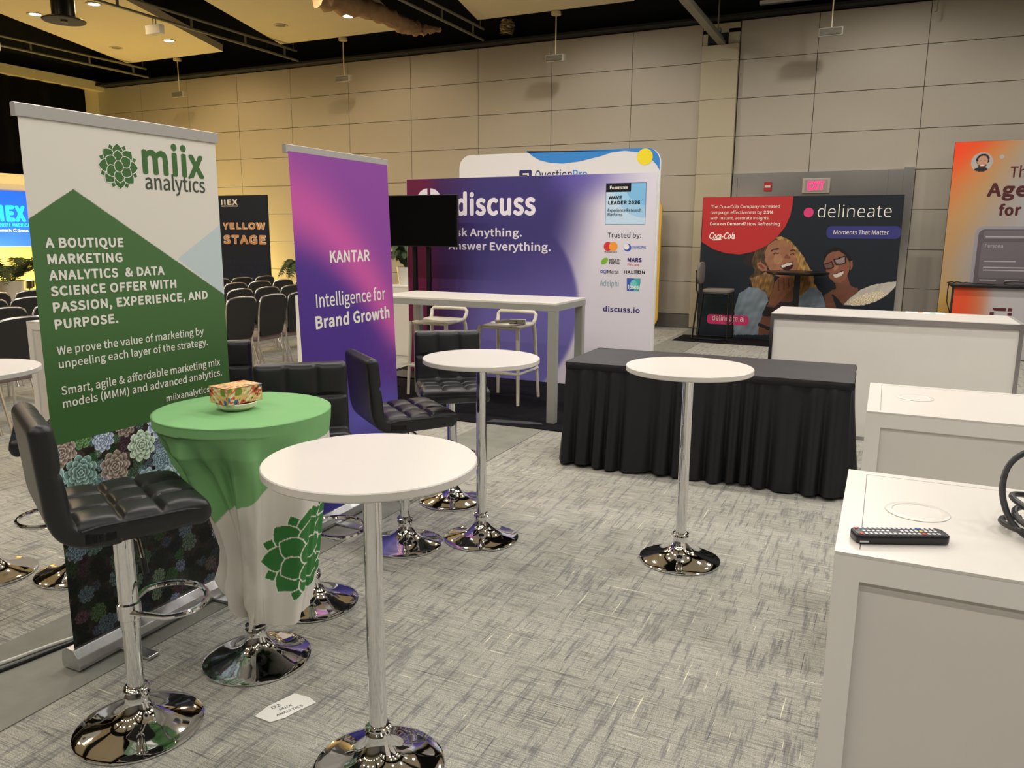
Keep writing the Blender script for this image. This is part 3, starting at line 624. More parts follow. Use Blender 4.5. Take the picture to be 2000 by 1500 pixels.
def del_fn(A, Z):
    C = np.zeros(A.shape+(3,)); C[:] = (24,31,38); C += (smooth(1.0, .2, Z)*8)[...,None]*np.array((.4,.7,1.))
    n1 = noise2(A, Z, 34, 1); n2 = noise2(A, Z, 90, 2); n3 = noise2(A*3, Z, 40, 5)
    for i, (c, p) in enumerate(LAY):
        w = .006*n1; m = inpoly(p, A+w, Z+.006*n2)
        hairy = i in (1, 2, 3, 4); cloth = i in (5, 6)
        v = np.array(c, float)*.88*np.ones(A.shape+(1,))
        if hairy: v = v*(1+.30*n3)[...,None]
        elif cloth: v = v*(1+.10*n1)[...,None]
        else: v = v*(1+.05*n1)[...,None]
        C = np.where(m[...,None], v, C)
    m = inpoly(POP, A, Z); pc = np.sin(A*190+3*n2)*np.sin(Z*170+3*n1)
    C = np.where(m[...,None], np.array((206,192,164.))+(pc*46)[...,None], C)
    return C
pe = painted(t, 'print_panel', ('y',12.95), -2.752, .149, .012, 2.233, 440, 340, del_fn, PRINT, off=O_)
PE = ('y', 12.95)
poly(pe, 'red_circle', PE, REDP, mat('signal_red_ink', rgb(176,28,30), .6), O_)
def et(s, a, m=TXW, **k): text(pe, s, PE, *a, m, off=O_, e=.003, **{'face_': HUMAN, **k})
et('The Coca-Cola Company increased', (-2.618,-1.566,2.063,0.046))
et('campaign effectiveness by', (-2.622,-1.828,1.974,0.046)); et('25%', (-1.804,-1.661,1.972,0.045), bold=.03)
et('with instant, accurate insights.', (-2.621,-1.709,1.884,0.046))
et('Data on Demand?', (-2.621,-2.06,1.795,0.046), bold=.03); et('How Refreshing', (-2.04,-1.552,1.793,0.045))
et('Coca-Cola', (-2.624,-2.219,1.58,0.104), shear=.38, bold=.02, face_=(BF,.682))
sw = [(-2.6,1.592),(-2.559,1.571),(-2.47,1.586),(-2.412,1.569),(-2.469,1.561),(-2.558,1.557)]
poly(pe, 'lettering', PE, sw, TXW, O_, e=.003)
et('delineate', (-1.012,0,1.912,0.184), bold=-.012)
poly(pe, 'pink_dot', PE, disc((-1.143,1.987), .072), mat('pink_ink', rgb(206,48,110), .6), O_)
pl_ = [(-0.867,1.785),(0.16,1.786),(0.161,1.609),(-0.853,1.601)]
poly(pe, 'blue_pill', PE, rrect(pl_[0][0], .149, pl_[3][1], pl_[0][1], .07), mat('royal_navy_ink', rgb(40,40,112), .6), O_)
et('Moments That Matter', (-0.765,-0.011,1.662,0.063))
pk_ = [(-2.589,0.369),(-1.927,0.402),(-1.918,0.248),(-2.58,0.212)]
poly(pe, 'pink_pill', PE, rrect(pk_[0][0], pk_[1][0], pk_[3][1], pk_[0][1], .05), mat('pink_ink', (0,0,0,1)), O_)
et('delineate.ai', (-2.506,-1.996,0.272,0.085))
# ================================================================ ORANGE WALL at right
t, O_, b = backdrop('tall_backdrop', 'tall orange and grey backdrop at the right edge with a bearded portrait', .748, 3.8, 13.4, 2.985, .06)
b.make('frame', mat('dark_fabric', (0,0,0,1)), t, smooth=False, off=O_)
oc = (1.109,2.694)
def ora_fn(A, Z):
    s = (A-.75); q = 2.985-Z
    c = np.zeros(A.shape+(3,))+np.array((246,74,34.))
    c = mix(c, (216,124,66), smooth(.05, .75, q+s*.9)); c = mix(c, (190,148,100), smooth(.4, 1.1, q*.8+s*1.15)); c = mix(c, (168,156,148), smooth(.75, 1.5, q*.55+s*1.3))
    c = mix(c, (200,156,76), smooth(1.6, 2.6, q)*smooth(.5, .1, s)); c = mix(c, (168,176,190), smooth(.7, 1.2, s)*smooth(.4, .9, q))
    dx, dz = (A-oc[0])/.135, (Z-oc[1])/.135; d = np.hypot(dx, dz); f = np.zeros(A.shape+(3,))+np.array((178,174,170.))
    f = np.where((np.hypot(dx, (dz+1.05)*1.2) < .72)[...,None], np.array((40,40,46.)), f)
    f = np.where((np.hypot((dx-.08)/.62, (dz-.25)/.62) < 1)[...,None], np.array((34,26,24.)), f)
    f = np.where((np.hypot((dx-.08)/.47, (dz-.05)/.62) < 1)[...,None], np.array((196,146,120.)), f)
    f = np.where(((np.hypot((dx-.08)/.47, (dz+.0)/.66) < 1) & (dz < -.22) & ~(np.hypot((dx-.08)/.25, (dz+.34)/.09) < 1))[...,None], np.array((72,50,42.)), f)
    f = np.where((np.hypot((dx-.08)/.2, (dz+.34)/.05) < 1)[...,None], np.array((236,224,214.)), f)
    for e in (-.12, .28): f = np.where((np.hypot((dx-e)/.09, (dz-.12)/.04) < 1)[...,None], np.array((40,28,26.)), f)
    return np.where((d < 1)[...,None], f, c)
po = painted(t, 'print_panel', ('y',13.4), .751, 3.797, .012, 2.983, 330, 300, ora_fn, PRINT, off=O_)
PO = ('y', 13.4); BRN = mat('maroon_ink', rgb(84,40,44), .6, spec=.2)
text(po, 'Th', PO, 1.475,1.666,2.47,0.154, BRN, off=O_)
text(po, 'Age', PO, 1.216,1.715,2.204,0.197, BRN, bold=.045, off=O_)
text(po, 'for', PO, 1.389,1.666,1.94,0.157, BRN, bold=.04, off=O_)
ph = [(1.148,1.787),(1.174,0.98)]
UIA = mat('phone_grey_ink', rgb(150,146,152), .5); UIB = mat('screen_grey_ink', rgb(92,84,88), .5); UIC = mat('card_grey_ink', rgb(108,100,106), .5); UID = mat('light_grey_ink', rgb(176,170,172), .5)
px0, pz1 = ph[0][0]-.02, ph[0][1]
poly(po, 'phone_picture', PO, rrect(px0, px0+1.6, .35, pz1, .1), UIA, O_, e=.0006); poly(po, 'phone_picture', PO, rrect(px0+.045, px0+1.55, .40, pz1-.04, .08), UIB, O_, e=.0012)
k1 = [(1.216,1.731),(1.228,1.611),(1.217,1.568),(1.245,1.049)]
poly(po, 'phone_picture', PO, rrect(k1[0][0]+.02, px0+1.5, k1[1][1], k1[0][1], .04), UIC, O_, e=.0018); poly(po, 'phone_picture', PO, rrect(k1[0][0]+.01, px0+1.5, k1[3][1], k1[2][1], .04), UIC, O_, e=.0018)
text(po, 'Persona', PO, 1.271,1.497,1.485,0.052, UID, off=O_, e=.003)
for zz, aa, ln in ((790,412,250),(942,418,180),(980,418,300),(998,418,260),(1060,405,95),(1062,545,80),(1095,405,80)):
    q = (k1[0][0]+(aa-390)/3.947*.00585*1.53, k1[0][1]-(zz-750)/3.947*.00585*1.55)
    poly(po, 'phone_picture', PO, [(q[0],q[1]-.008),(q[0]+ln*.0022,q[1]-.008),(q[0]+ln*.0022,q[1]+.008),(q[0],q[1]+.008)], UID, O_, e=.003)
poly(po, 'pale_dot', PO, disc((1.351,2.761), .03), UID, O_)
# counter of that booth
t = thing('booth_counter', 'counter with orange and grey printed front and thin black top at the right edge', 'counter', (1.95,12.3,0))
b = B().box(-1.08,1.1,.015,.5,0,.965); b.make('body', mat('dark_fabric', (0,0,0,1)), t, smooth=False)
def cnt_fn(A, Z):
    s = A-.86; c = np.zeros(A.shape+(3,))+np.array((214,78,42.)); c = mix(c, (190,112,76), smooth(.1, .36, s)); c = mix(c, (178,174,176), smooth(.28, .52, s)); return c
pc_ = painted(t, 'print_panel', ('y',12.3), .865, 3.05, .01, .96, 60, 30, cnt_fn, PRINT, off=(1.95,12.3,0)); pc_.location.y = .012
B().box(-1.13,1.2,-.06,.56,.965,.995).make('top', BLACKM, t, smooth=False, bevel=.004)
PC_ = ('y', 12.312)
for q in ([(1.36,.66),(1.50,.66),(1.50,.70),(1.34,.70)],[(1.52,.66),(1.57,.66),(1.57,.70),(1.52,.70)],[(1.315,.52),(1.36,.52),(1.365,.64),(1.315,.64)],[(1.52,.54),(1.57,.54),(1.57,.64),(1.52,.64)],[(1.315,.50),(1.47,.50),(1.44,.54),(1.36,.54)]):
    poly(t, 'logo', PC_, q, BRN, (1.95,12.3,0), e=.003)
CABLE = mat('black_cable', rgb(26,26,28), .45)
o = B().tube([(.78+.25*i/10+.02*math.sin(i), 12.45+.05*math.sin(i*1.3), 1.012+.012*abs(math.sin(i*.9))) for i in range(11)]+[(1.25,12.4,1.01),(1.36,12.42,1.0075)], .0075, 6).make('thin_cable', CABLE)
tag(o, 'thin dark cable strung along the left end of the black topped orange counter', 'cable')
o = B().tube([(1.62+.17*math.cos(a), 12.42+.10*math.sin(a), 1.006+.02*(1+math.sin(a))) for a in np.linspace(0, 2*PI, 28)[:-1]], .008, 6, True).make('cable_loop', CABLE)
tag(o, 'black cable loop lying on top of the orange fronted counter', 'cable')
o = B().tube([(.86,12.40,1.003),(.80,12.42,1.003),(.795,12.44,.9),(.80,12.46,.75),(.85,12.47,.6),(.80,12.47,.42),(.76,12.48,.2),(.76,12.5,.02)], .007, 6).make('power_cable', CABLE)
tag(o, 'brown cord hanging down beside the orange fronted counter', 'cable')
# ================================================================ YELLOW STAGE sign
t = thing('stage_sign', 'dark navy sign reading yellow stage behind the rows of black chairs', 'sign', (-10.15,10.5,0))
B().box(-.545,.555,.002,.03,.02,2.262).make('board', mat('navy_board', rgb(14,18,28), .6), t, smooth=False)
NB = mat('navy_board_tint', rgb(14,32,60), .6); PY = ('y', 10.5); OY = (-10.15,10.5,0)
poly(t, 'face_print', PY, [(-10.69,.03),(-9.60,.03),(-9.60,1.0),(-9.60,2.255),(-10.69,2.255)], mat('navy_print', rgb(13,24,44), .6), OY, e=.001)
for r_ in range(11):
    for k_ in range(3):
        z_ = 1.72-r_*.105
        if r_ in (2,3,4,5): continue
        text(t, 'IIEX', PY, -10.62+k_*.34+.06*(r_%2), -10.36+k_*.34+.06*(r_%2), z_, .062, NB, bold=.05, off=OY, e=.002, name='faint_lettering')
ORI = mat('copper_ink', rgb(208,150,100), .6)
text(t, 'IIEX', PY, -10.632,-10.253,2.101,0.094, TXW, bold=.06, off=OY); text(t, 'NORTH AMERICA', PY, -10.626,-10.247,2.07,0.022, TXW, bold=.03, off=OY)
for w_, a_ in (('YELLOW', (-10.614,-9.66,1.679,0.124)),('STAGE', (-10.619,-9.658,1.428,0.162))):
    text(t, w_, PY, a_[0]-.012, a_[1]+.012, a_[2], a_[3], TXW, bold=.085, off=OY, e=.003); text(t, w_, PY, *a_, ORI, bold=.04, off=OY, e=.005)
B().box(-.50,.50,-.2,.25,0,.02).make('foot', BLACKM, t, smooth=False)
# ================================================================ STAGE SCREEN (left edge)
t = thing('stage_backdrop', 'white stage set around the blue screen at the far left edge', 'stage set', (-17.6,10,0))
STG = mat('white_set_panel', rgb(222,214,206), .6)
B().box(-.1,.05,-2.2,2.6,2.5,2.87).make('header', STG, t, smooth=False); B().box(-.1,.04,-2.2,2.6,0,1.30).make('lower_panel', mat('set_panel_yellow_lit', rgb(216,196,130), .6), t, smooth=False)  # lower panel's yellow is the stage lights' glow painted into its colour
BS = mat('blue_screen', rgb(0,80,230), .4, emit=(0,.10,.95,1), estr=.95); CY = mat('cyan_screen', rgb(20,200,250), .4, emit=(.0,.62,.95,1), estr=.9); WS = mat('white_screen', rgb(230,240,255), .4, emit=(.75,.85,1,1), estr=.9)
t = thing('stage_screen', 'bright blue stage screen reading north america behind the green banner', 'screen', (-17.5,10,1.3))
B().box(-.05,0,-2.1,2.5,.0,1.195).make('panel', BS, t, smooth=False)
PS = ('x', -17.5); OS = (-17.5,10,1.3)
text(t, 'IIEX', PS, 10.78, 11.48, 1.8346457163336876, 0.3534790912164154, CY, bold=.06, off=OS, e=.003); text(t, 'NORTH AMERICA', PS, 10.78, 11.56, 1.7239255698634328, 0.07751702413727313, CY, bold=.03, off=OS, e=.003)
text(t, 'presented by', PS, 10.80, 11.14, 1.6208452906799748, .05, WS, off=OS, e=.003); text(t, 'Green', PS, 11.26, 11.50, 1.6144224175761925, .055, WS, bold=.02, off=OS, e=.003)
zl_ = 1.6470960334627402
B().tube([(.004,1.205+.032*math.cos(a),zl_-1.3+.032*math.sin(a)) for a in np.linspace(.6, 5.7, 16)], .008, 6).make('logo', WS, t)
WARM = (1,.72,.18)
def uplight(x, y, z, aim, e, label):
    t = thing('stage_uplight', label, 'stage light', (x,y,0), 0, 'stage uplights')
    B().cyl((0,0,0),.12,.02,24).make('base', BLACKM, t); B().tube([(0,0,.02),(0,0,z-.12)],.012,8).make('stem', BLACKM, t)
    B().lathe([(.05,-.12),(.10,-.08),(.11,.05),(.10,.06),(.0,.055)],24,(0,0,z)).make('can', BLACKM, t)
    B().lathe([(.001,.058),(.095,.058),(.095,.062),(.001,.062)],24,(0,0,z)).make('lens', mat('warm_lens', (1,.8,.3,1), .4, emit=(1,.75,.25,1), estr=30), t)
    l = bpy.data.lights.new('uplight_beam', 'POINT'); l.energy = e; l.color = WARM; l.shadow_soft_size = .08
    o = bpy.data.objects.new('uplight_beam', l); COL.objects.link(o); o.parent = t; o.location = (0,0,z+.15)
uplight(-16.9, 11.0, .52, 0, 110, 'glowing stage light behind the left edge of the green banner')
uplight(-16.9, 10.2, .47, 0, 110, 'glowing stage light at the left picture edge below the blue screen')
uplight(-14.2, 12.9, .30, 0, 330, 'warm stage light on the floor by the far wall behind the banners')
# ================================================================ SWEPT CUSHIONS
def cushion(path, width, thick, cols, rows, s0=0., s1=1., groove=.012, puff=.010, n=72, roundw=.028, endround=.03):
    """slab swept along a side profile path of (y,z); tufted on its front/upper face between s0 and s1"""
    P = [Vector((0,a,c)) for a, c in path]; L_ = [0]
    for i in range(1, len(P)): L_.append(L_[-1]+(P[i]-P[i-1]).length)
    T = L_[-1]
    def at(s):
        d = s*T
        for i in range(1, len(P)):
            if d <= L_[i]+1e-9:
                f = (d-L_[i-1])/max(1e-9, L_[i]-L_[i-1]); return P[i-1].lerp(P[i], f)
        return P[-1]
    hw = width/2; NU = 45; ring = []
    us = [-1+2*i/(NU-1) for i in range(NU)]
    b = B(); rows_v = []
    ss = [0.5-.5*math.cos(PI*i/(n-1)) if False else i/(n-1) for i in range(n)]
    for s in ss:
        c = at(s); d = (at(min(1, s+.012))-at(max(0, s-.012))).normalized(); nrm = Vector((0,-d.z,d.y))   # front/upper side
        de = min(s*T, (1-s)*T); k = math.sqrt(max(0., 1-(1-min(1, de/endround))**2)) if de < endround else 1.
        row = []
        def topd(u):
            x = u*hw; ed = hw-abs(x); r = math.sqrt(max(0, 1-(1-min(1, ed/roundw))**2)) if ed < roundw else 1.
            t_ = thick/2*(.55+.45*r)*k
            if s0 <= s <= s1:
                q = (s-s0)/(s1-s0); fx = (u*.5+.5)*cols; fy = q*rows
                gx = min(abs(fx-j) for j in range(1, cols)) if cols > 1 else 9; gy = min(abs(fy-j) for j in range(1, rows)) if rows > 1 else 9
                gxm, gym = gx*width/cols, gy*(s1-s0)*T/rows
                bump = puff*abs(math.sin(PI*fx))**.6*abs(math.sin(PI*fy))**.6
                t_ += (bump-groove*max(math.exp(-(gxm/.007)**2), math.exp(-(gym/.007)**2)))*r*k
            return t_
        for u in us: row.append(c+nrm*topd(u)+Vector((u*hw*(.93+.07*k),0,0)))
        for u in reversed(us):
            ed = hw-abs(u*hw); r = math.sqrt(max(0, 1-(1-min(1, ed/roundw))**2)) if ed < roundw else 1.
            row.append(c-nrm*(thick/2*(.55+.45*r)*k)+Vector((u*hw*(.93+.07*k),0,0)))
        rows_v.append(row)
    m = len(rows_v[0]); vs_ = [v for r in rows_v for v in r]; fs_ = []
    for i in range(n-1):
        for j in range(m):
            l = (j+1) % m; fs_.append((i*m+j, (i+1)*m+j, (i+1)*m+l, i*m+l))
    fs_.append(tuple(range(m))); fs_.append(tuple((n-1)*m+j for j in range(m-1,-1,-1)))
    return b.add(vs_, fs_)
def curve_pts(keys, n=8):
    out = []
    for i in range(len(keys)-1):
        p0 = keys[max(i-1,0)]; p1 = keys[i]; p2 = keys[i+1]; p3_ = keys[min(i+2,len(keys)-1)]
        for k in range(n):
            t = k/n; out.append(tuple(.5*(2*p1[c]+(p2[c]-p0[c])*t+(2*p0[c]-5*p1[c]+4*p2[c]-p3_[c])*t*t+(3*p1[c]-p0[c]-3*p2[c]+p3_[c])*t**3) for c in range(len(p1))))
    out.append(keys[-1]); return out
BASEP = [(r_*.925, z_) for r_, z_ in [(.212,0),(.217,.004),(.217,.009),(.209,.013),(.18,.019),(.13,.030),(.088,.046),(.06,.066),(.045,.088),(.038,.11),(.038,.125)]]
PIPING = mat('leatherette_piping', rgb(40,40,42), .45)
def bar_stool(label, loc, rz, h, fz=.40, frz=0., group='black tufted bar stools'):
    """rz = 0 faces +y"""
    t = thing('bar_stool', label, 'bar stool', loc, rz, group)
    B().lathe(BASEP, 64).make('base', CHROME, t, ang=30)
    B().lathe([(.030,.118),(.040,.122),(.042,.130),(.038,.138),(.042,.146),(.036,.154),(.028,.158)], 32).make('collar', CHROME, t)
    B().cyl((0,0,.12), .0265, .26, 32).make('lower_tube', CHROME, t)
    B().cyl((0,0,.36), .030, h-.085-.36, 32).make('gas_lift', CHROME, t)
    q = math.sin(frz), math.cos(frz); ring = []
    for a in np.linspace(-1.28*PI/2, 1.28*PI/2, 26):
        lx, ly = .135*math.sin(a), .125+.115*math.cos(a); ring.append((lx*q[1]+ly*q[0], -lx*q[0]+ly*q[1], fz))
    e0, e1 = (.028*q[1], -.028*q[0], fz), (-.028*q[1], .028*q[0], fz)
    B().tube([e1]+ring+[e0], .0095, 10).make('footrest', CHROME, t)
    B().lathe([(.030,-.03),(.036,-.025),(.036,.025),(.030,.03)], 28, (0,0,fz)).make('footrest_clamp', CHROME, t)
    sp = curve_pts([(-.165,h-.045),(-.08,h-.048),(.05,h-.046),(.16,h-.043),(.225,h-.047)], 6)
    cushion(sp, .405, .082, 3, 3, .05, .93).make('seat', LEATHER, t, ang=80)
    bp = curve_pts([(-.02,h-.062),(-.11,h-.060),(-.168,h-.035),(-.192,h+.015),(-.200,h+.09),(-.208,h+.19),(-.216,h+.292)], 8)
    cushion(list(reversed(bp)), .405, .062, 3, 2, .0, .62, groove=.010, puff=.008, n=80).make('backrest', LEATHER, t, ang=80)
    B().tube([(.202,-.14,h-.03)]+[(.2025,y,h-.022) for y in (-.09,.03,.15)]+[(.199,.195,h-.030),(.185,.2165,h-.036),(.15,.2215,h-.037),(.0,.2225,h-.037),(-.15,.2215,h-.037),(-.185,.2165,h-.036),(-.199,.195,h-.030)]+[(-.2025,y,h-.022) for y in (.15,.03,-.09)]+[(-.202,-.14,h-.03)], .0035, 6).make('piping', PIPING, t)
    B().lathe([(.0,-.105),(.07,-.10),(.075,-.088),(.0,-.086)], 24, (0,0,h)).make('seat_plate', BLACKM, t)
    lv = B().tube([(.05,.0,h-.10),(.13,.02,h-.115),(.15,.024,h-.17)], .006, 8); lv.make('lever', CHROME, t)
    B().tube([(.15,.024,h-.165),(.16,.026,h-.215)], .010, 8).make('lever_grip', BLACK, t)
    return t
def face(dx, dy): return math.atan2(-dx, dy)
bar_stool('black tufted bar stool nearest the camera, beside the green draped table', (-2.115,1.590,0), face(.45,.89), .81, .42)
bar_stool('black tufted bar stool turned sideways, left of the middle round white table', (-2.188,3.312,0), face(.61,.79), .745, .36)
bar_stool('black tufted bar stool facing the camera, before the long bar table', (-2.305,4.02,0), face(.6,-.8), .742, .33)
bar_stool('black tufted bar stool just behind the green draped table', (-2.187,2.556,0), face(.68,-.73), .76, .335, frz=-1.69)
bar_stool('black bar stool behind the green banner, chrome base showing at its left', (-3.395,2.315,0), face(-.574,-.819), .735, .30)
bar_stool('black bar stool behind the green banner, dark back showing at its right', (-3.31,3.13,0), face(.66,-.75), .72, .33)
TOPW = mat('white_table_top', rgb(218,214,207), .30, var=.01, vscale=3)
def bistro(label, loc, h=1.0, r=.304, cloth=False):
    t = thing('bistro_table', label, 'table', loc, 0, 'tall round bistro tables')
    B().lathe([(.0,h-.026),(r-.004,h-.026),(r,h-.022),(r,h-.003),(r-.003,h),(.0,h)], 96).make('tabletop', TOPW, t, ang=30)
    B().lathe([(.0,h-.040),(.16,h-.040),(.16,h-.0265),(.0,h-.0265)], 32).make('mounting_plate', BLACKM, t)
    B().cyl((0,0,.12), .027, h-.16, 40).make('pole', CHROME, t)
    B().lathe([(.027,.118),(.040,.122),(.041,.130),(.036,.136),(.040,.144),(.030,.150)], 36).make('collar', CHROME, t)
    B().lathe(BASEP, 72).make('base', CHROME, t, ang=30)
    return t
bistro('white round bistro table nearest the camera, on a chrome pole', (-1.283,1.772,0), .985)
bistro('white round bistro table between the tufted stools and the black skirted table', (-1.862,3.560,0), .992)
bistro('white round bistro table standing alone before the black skirted table', (-.824,3.752,0), .998)
bistro('round bistro table hidden under the green and white cloth', (-2.07,2.09,0), .985)
bistro('white round bistro table cut by the left picture edge behind the green banner', (-3.77,2.11,0), 1.0)
# ---------------------------------------------------------------- cloth with emblem
def cloth():
    NU, NV = 640, 300; eu = (.711,.703); ev = (.703,-.711)
    zl = [1.0,.95,.875,.81,.69,.57,.45,.39,.33,.28,.21]; rl = [.312,.302,.270,.216,.156,.108,.086,.092,.106,.096,.05]; rr = [.312,.309,.302,.294,.278,.256,.242,.234,.226,.214,.2]
    ztop = .990; vs_ = []; cols = []
    pts2 = np.zeros((NU, NV, 3))
    for i in range(NU):
        q0 = i/NU*2-1; ph = .75+PI*(q0*.45+.55*q0**3)  # 0 = toward +ev (hall side), pi/2 = +eu (right)
        su = math.sin(ph); wr = float(smooth(-.55, .75, np.array(su+ .12*math.cos(ph))))
        for j in range(NV):
            v = j/(NV-1)
            if v < .22:
                q = v/.22; r = q*.306; z = ztop+.0015*math.sin(9*ph+2)*q**3+.001*math.sin(40*r*su+30*r*math.cos(ph))
                pts2[i,j] = (r*su, r*math.cos(ph), z); continue
            q = (v-.22)/.78; bot = .205+.035*math.sin(5*ph+.4)*(1-wr)+.03*max(0, -math.cos(ph))
            z = ztop-.001-(ztop-bot)*q**1.06*(.55+.45*float(smooth(0, .06, np.array(q))))
            a = np.interp(-z, [-k for k in zl], rl); c = np.interp(-z, [-k for k in zl], rr); r = a*(1-wr)+c*wr
            amp = (.036+.012*(1-wr))*smooth(.05, .28, np.array(q))*(1-.35*wr)*min(1, r/.2)
            f = 1.1*math.sin(7*ph+1.3+.9*math.sin(2*ph)+1.0*q)*abs(math.sin(7*ph+1.3+.9*math.sin(2*ph)+1.0*q))**.3+.4*math.sin(12*ph+.6-2*q)+.22*math.sin(23*ph)
            r = r+float(amp)*f*(.6 if wr > .7 else 1.)
            if q > .80 and wr < .5: r += .018*math.sin(19*ph+30*q)*(q-.80)/.2; z += .012*math.sin(11*ph)*(q-.8)/.2
            if q < .10: r = min(r, .318)
            if z > .952: r = max(r, .3085)
            pts2[i,j] = (r*su, r*math.cos(ph), z)
    U = pts2[...,0]; V = pts2[...,1]; Z = pts2[...,2]
    X = U*eu[0]+V*ev[0]; Y = U*eu[1]+V*ev[1]
    C = np.zeros((NU, NV, 3)); C[:] = (124,176,116)
    drop = Z < .985
    wl = (Z < np.minimum(.705+.85*U, .885+.02*np.sin(30*U))) & (V > -.12)
    wl |= (Z < .55-.3*V) & (V <= -.12)
    C[wl] = (226,222,214)
    front = V > -.05
    cen = (.205,.476)
    out = np.zeros((NU,NV), bool)
    for p in emblem_petals(cen, .180, .180):
        C[inpoly(grow(p, .0048), U, Z) & front] = (232,232,220); C[inpoly(p, U, Z) & front] = (58,124,62)
    I = np.arange(NU*NV).reshape(NU, NV); J = np.roll(I, -1, 0)
    Q = np.stack([I[:,:-1], J[:,:-1], J[:,1:], I[:,1:]], -1).reshape(-1, 4)
    me = bpy.data.meshes.new('tablecloth'); me.from_pydata(np.stack([X,Y,Z], -1).reshape(-1, 3).tolist(), [], Q.tolist())
    m = mat_print('cotton_cloth', .8); me.materials.append(m); setcol(me, C.reshape(-1, 3))
    me.polygons.foreach_set('use_smooth', [True]*len(me.polygons))
    o = bpy.data.objects.new('tablecloth', me); COL.objects.link(o); o.location = (-2.07,2.09,0)
    md = o.modifiers.new('thickness', 'SOLIDIFY'); md.thickness = .0015; md.offset = 1
    tag(o, 'green and white tablecloth with a leaf emblem, gathered at the foot of the table', 'tablecloth')
cloth()
# patterned box on a small dish
def box_fn(A, Z):
    n = noise2(A, Z, 130, 8); n2 = noise2(A, Z, 260, 9); n3 = noise2(A, Z, 70, 3)
    c = np.zeros(A.shape+(3,))+np.array((226,186,120.))
    c = mix(c, (214,90,66), smooth(.1, .3, n)); c = mix(c, (236,220,190), smooth(.2, .5, n2)); c = mix(c, (60,110,150), smooth(.35, .5, n3)); c = mix(c, (70,60,44), smooth(.55, .7, -n2)); c = mix(c, (120,140,60), smooth(.4, .6, -n3)); return c
t = thing('dish', 'small cream oval dish under the patterned box on the green cloth', 'dish', (-2.085,2.075,.9925))
B().lathe([(.0,0),(.05,.0),(.068,.012),(.072,.026),(.069,.028),(.064,.016),(.0,.010)], 40).make('bowl', mat('cream_ceramic', rgb(226,222,196), .35), t)
t = thing('patterned_box', 'colourful picture printed cardboard box on a cream dish, on the green tablecloth', 'box', (-2.085,2.075,1.021), 1.40)
KB = mat_print('printed_card', .45)
bw_, bd_, bh_ = .072, .052, .058
B().box(-bw_,bw_,-bd_,bd_,0,bh_).make('carton', mat('cream_card', rgb(226,200,140), .5), t, smooth=False)
painted(t, 'front_print', ('y',-bd_), -bw_+.001, bw_-.001, .001, bh_-.001, 70, 30, box_fn, KB, e=.0012)
painted(t, 'back_print', ('y',bd_+.0012), -bw_+.001, bw_-.001, .001, bh_-.001, 40, 20, box_fn, KB)
for sg in (-1,1): painted(t, 'side_print', ('x',sg*(bw_+.0012)), -bd_+.001, bd_-.001, .001, bh_-.001, 50, 30, box_fn, KB)
o = painted(t, 'top_print', ('y',0), -bw_-.003, bw_+.003, -bd_-.003, bd_+.003, 70, 50, lambda A, Z: box_fn(A, Z)*.55+np.array((244,176,116.))*.45, KB); o.rotation_euler[0] = -PI/2; o.location.z = bh_+.0015
# ================================================================ LONG BAR TABLE, WHITE CHAIRS, TV
BT = mat('bar_table_paint', rgb(150,150,144), .4, var=.02, vscale=4)
t = thing('bar_table', 'long white topped bar height table with grey metal legs before the violet wall', 'table', (-3.4,6.47,.0102))
hx_, hy_ = .915, .36
B().box(-hx_,hx_,-hy_,hy_,1.026,1.045).make('tabletop', TOPW, t, smooth=False, bevel=.002)
b = B(); b.box(-hx_,hx_,-hy_,-hy_+.03,.975,1.0255); b.box(-hx_,hx_,hy_-.03,hy_,.975,1.0255); b.box(-hx_,-hx_+.03,-hy_+.03,hy_-.03,.975,1.0255); b.box(hx_-.03,hx_,-hy_+.03,hy_-.03,.975,1.0255)
b.make('apron', BT, t, smooth=False)
for sx in (-1,1):
    for sy in (-1,1):
        x, y = sx*(hx_-.038), sy*(hy_-.038); B().box(x-.037,x+.037,y-.037,y+.037,0,.9745).make('leg', BT, t, smooth=False, bevel=.004)
WPL = mat('white_moulded_plastic', rgb(214,208,192), .45)
def white_stool(label, loc, rz):
    t = thing('white_bar_chair', label, 'bar chair', loc, rz, 'white moulded bar chairs')
    S = .755
    def pad(u, v):
        x = (u-.5)*.42*(1-.1*v); y = (v-.5)*.40; return (x, y, S-.018*math.sin(PI*u)*math.sin(PI*v)+.006*math.cos(PI*(v)))
    b = B().sheet(pad, 14, 14); o = b.make('seat', WPL, t, fix=False); md = o.modifiers.new('thickness', 'SOLIDIFY'); md.thickness = .03; md.offset = -1
    for sx in (-1,1):
        B().tube([(sx*.20,.19,S-.012),(sx*.205,.20,S-.05),(sx*.228,.235,0.0)], [.022,.020,.015], 10).make('leg', WPL, t)
        B().tube([(sx*.19,-.19,S-.012),(sx*.20,-.20,S-.06),(sx*.228,-.255,0.0)], [.022,.020,.015], 10).make('leg', WPL, t)
        B().tube([(sx*.225,.228,.30),(sx*.226,-.238,.30)], .014, 8).make('stretcher', WPL, t)
    B().tube([(-.225,.228,.30),(.225,.228,.30)], .016, 8).make('stretcher', WPL, t)
    b = B().tube([(-.195,-.18,S-.01),(-.205,-.213,S+.04),(-.207,-.224,S+.075),(-.185,-.228,S+.098),(0,-.232,S+.102),(.185,-.228,S+.098),(.207,-.224,S+.075),(.205,-.213,S+.04),(.195,-.18,S-.01)], .0185, 12)
    b.make('backrest', WPL, t); return t
white_stool('white bar chair with a charger on its seat, behind the long table', (-3.30,6.86,.013), PI)
white_stool('white bar chair with an empty seat behind the long table', (-4.08,6.86,.013), PI)
t = thing('charger', 'white power brick with a bundled cord lying on the seat of a white bar chair', 'charger', (-3.25,6.85,.767), .3)
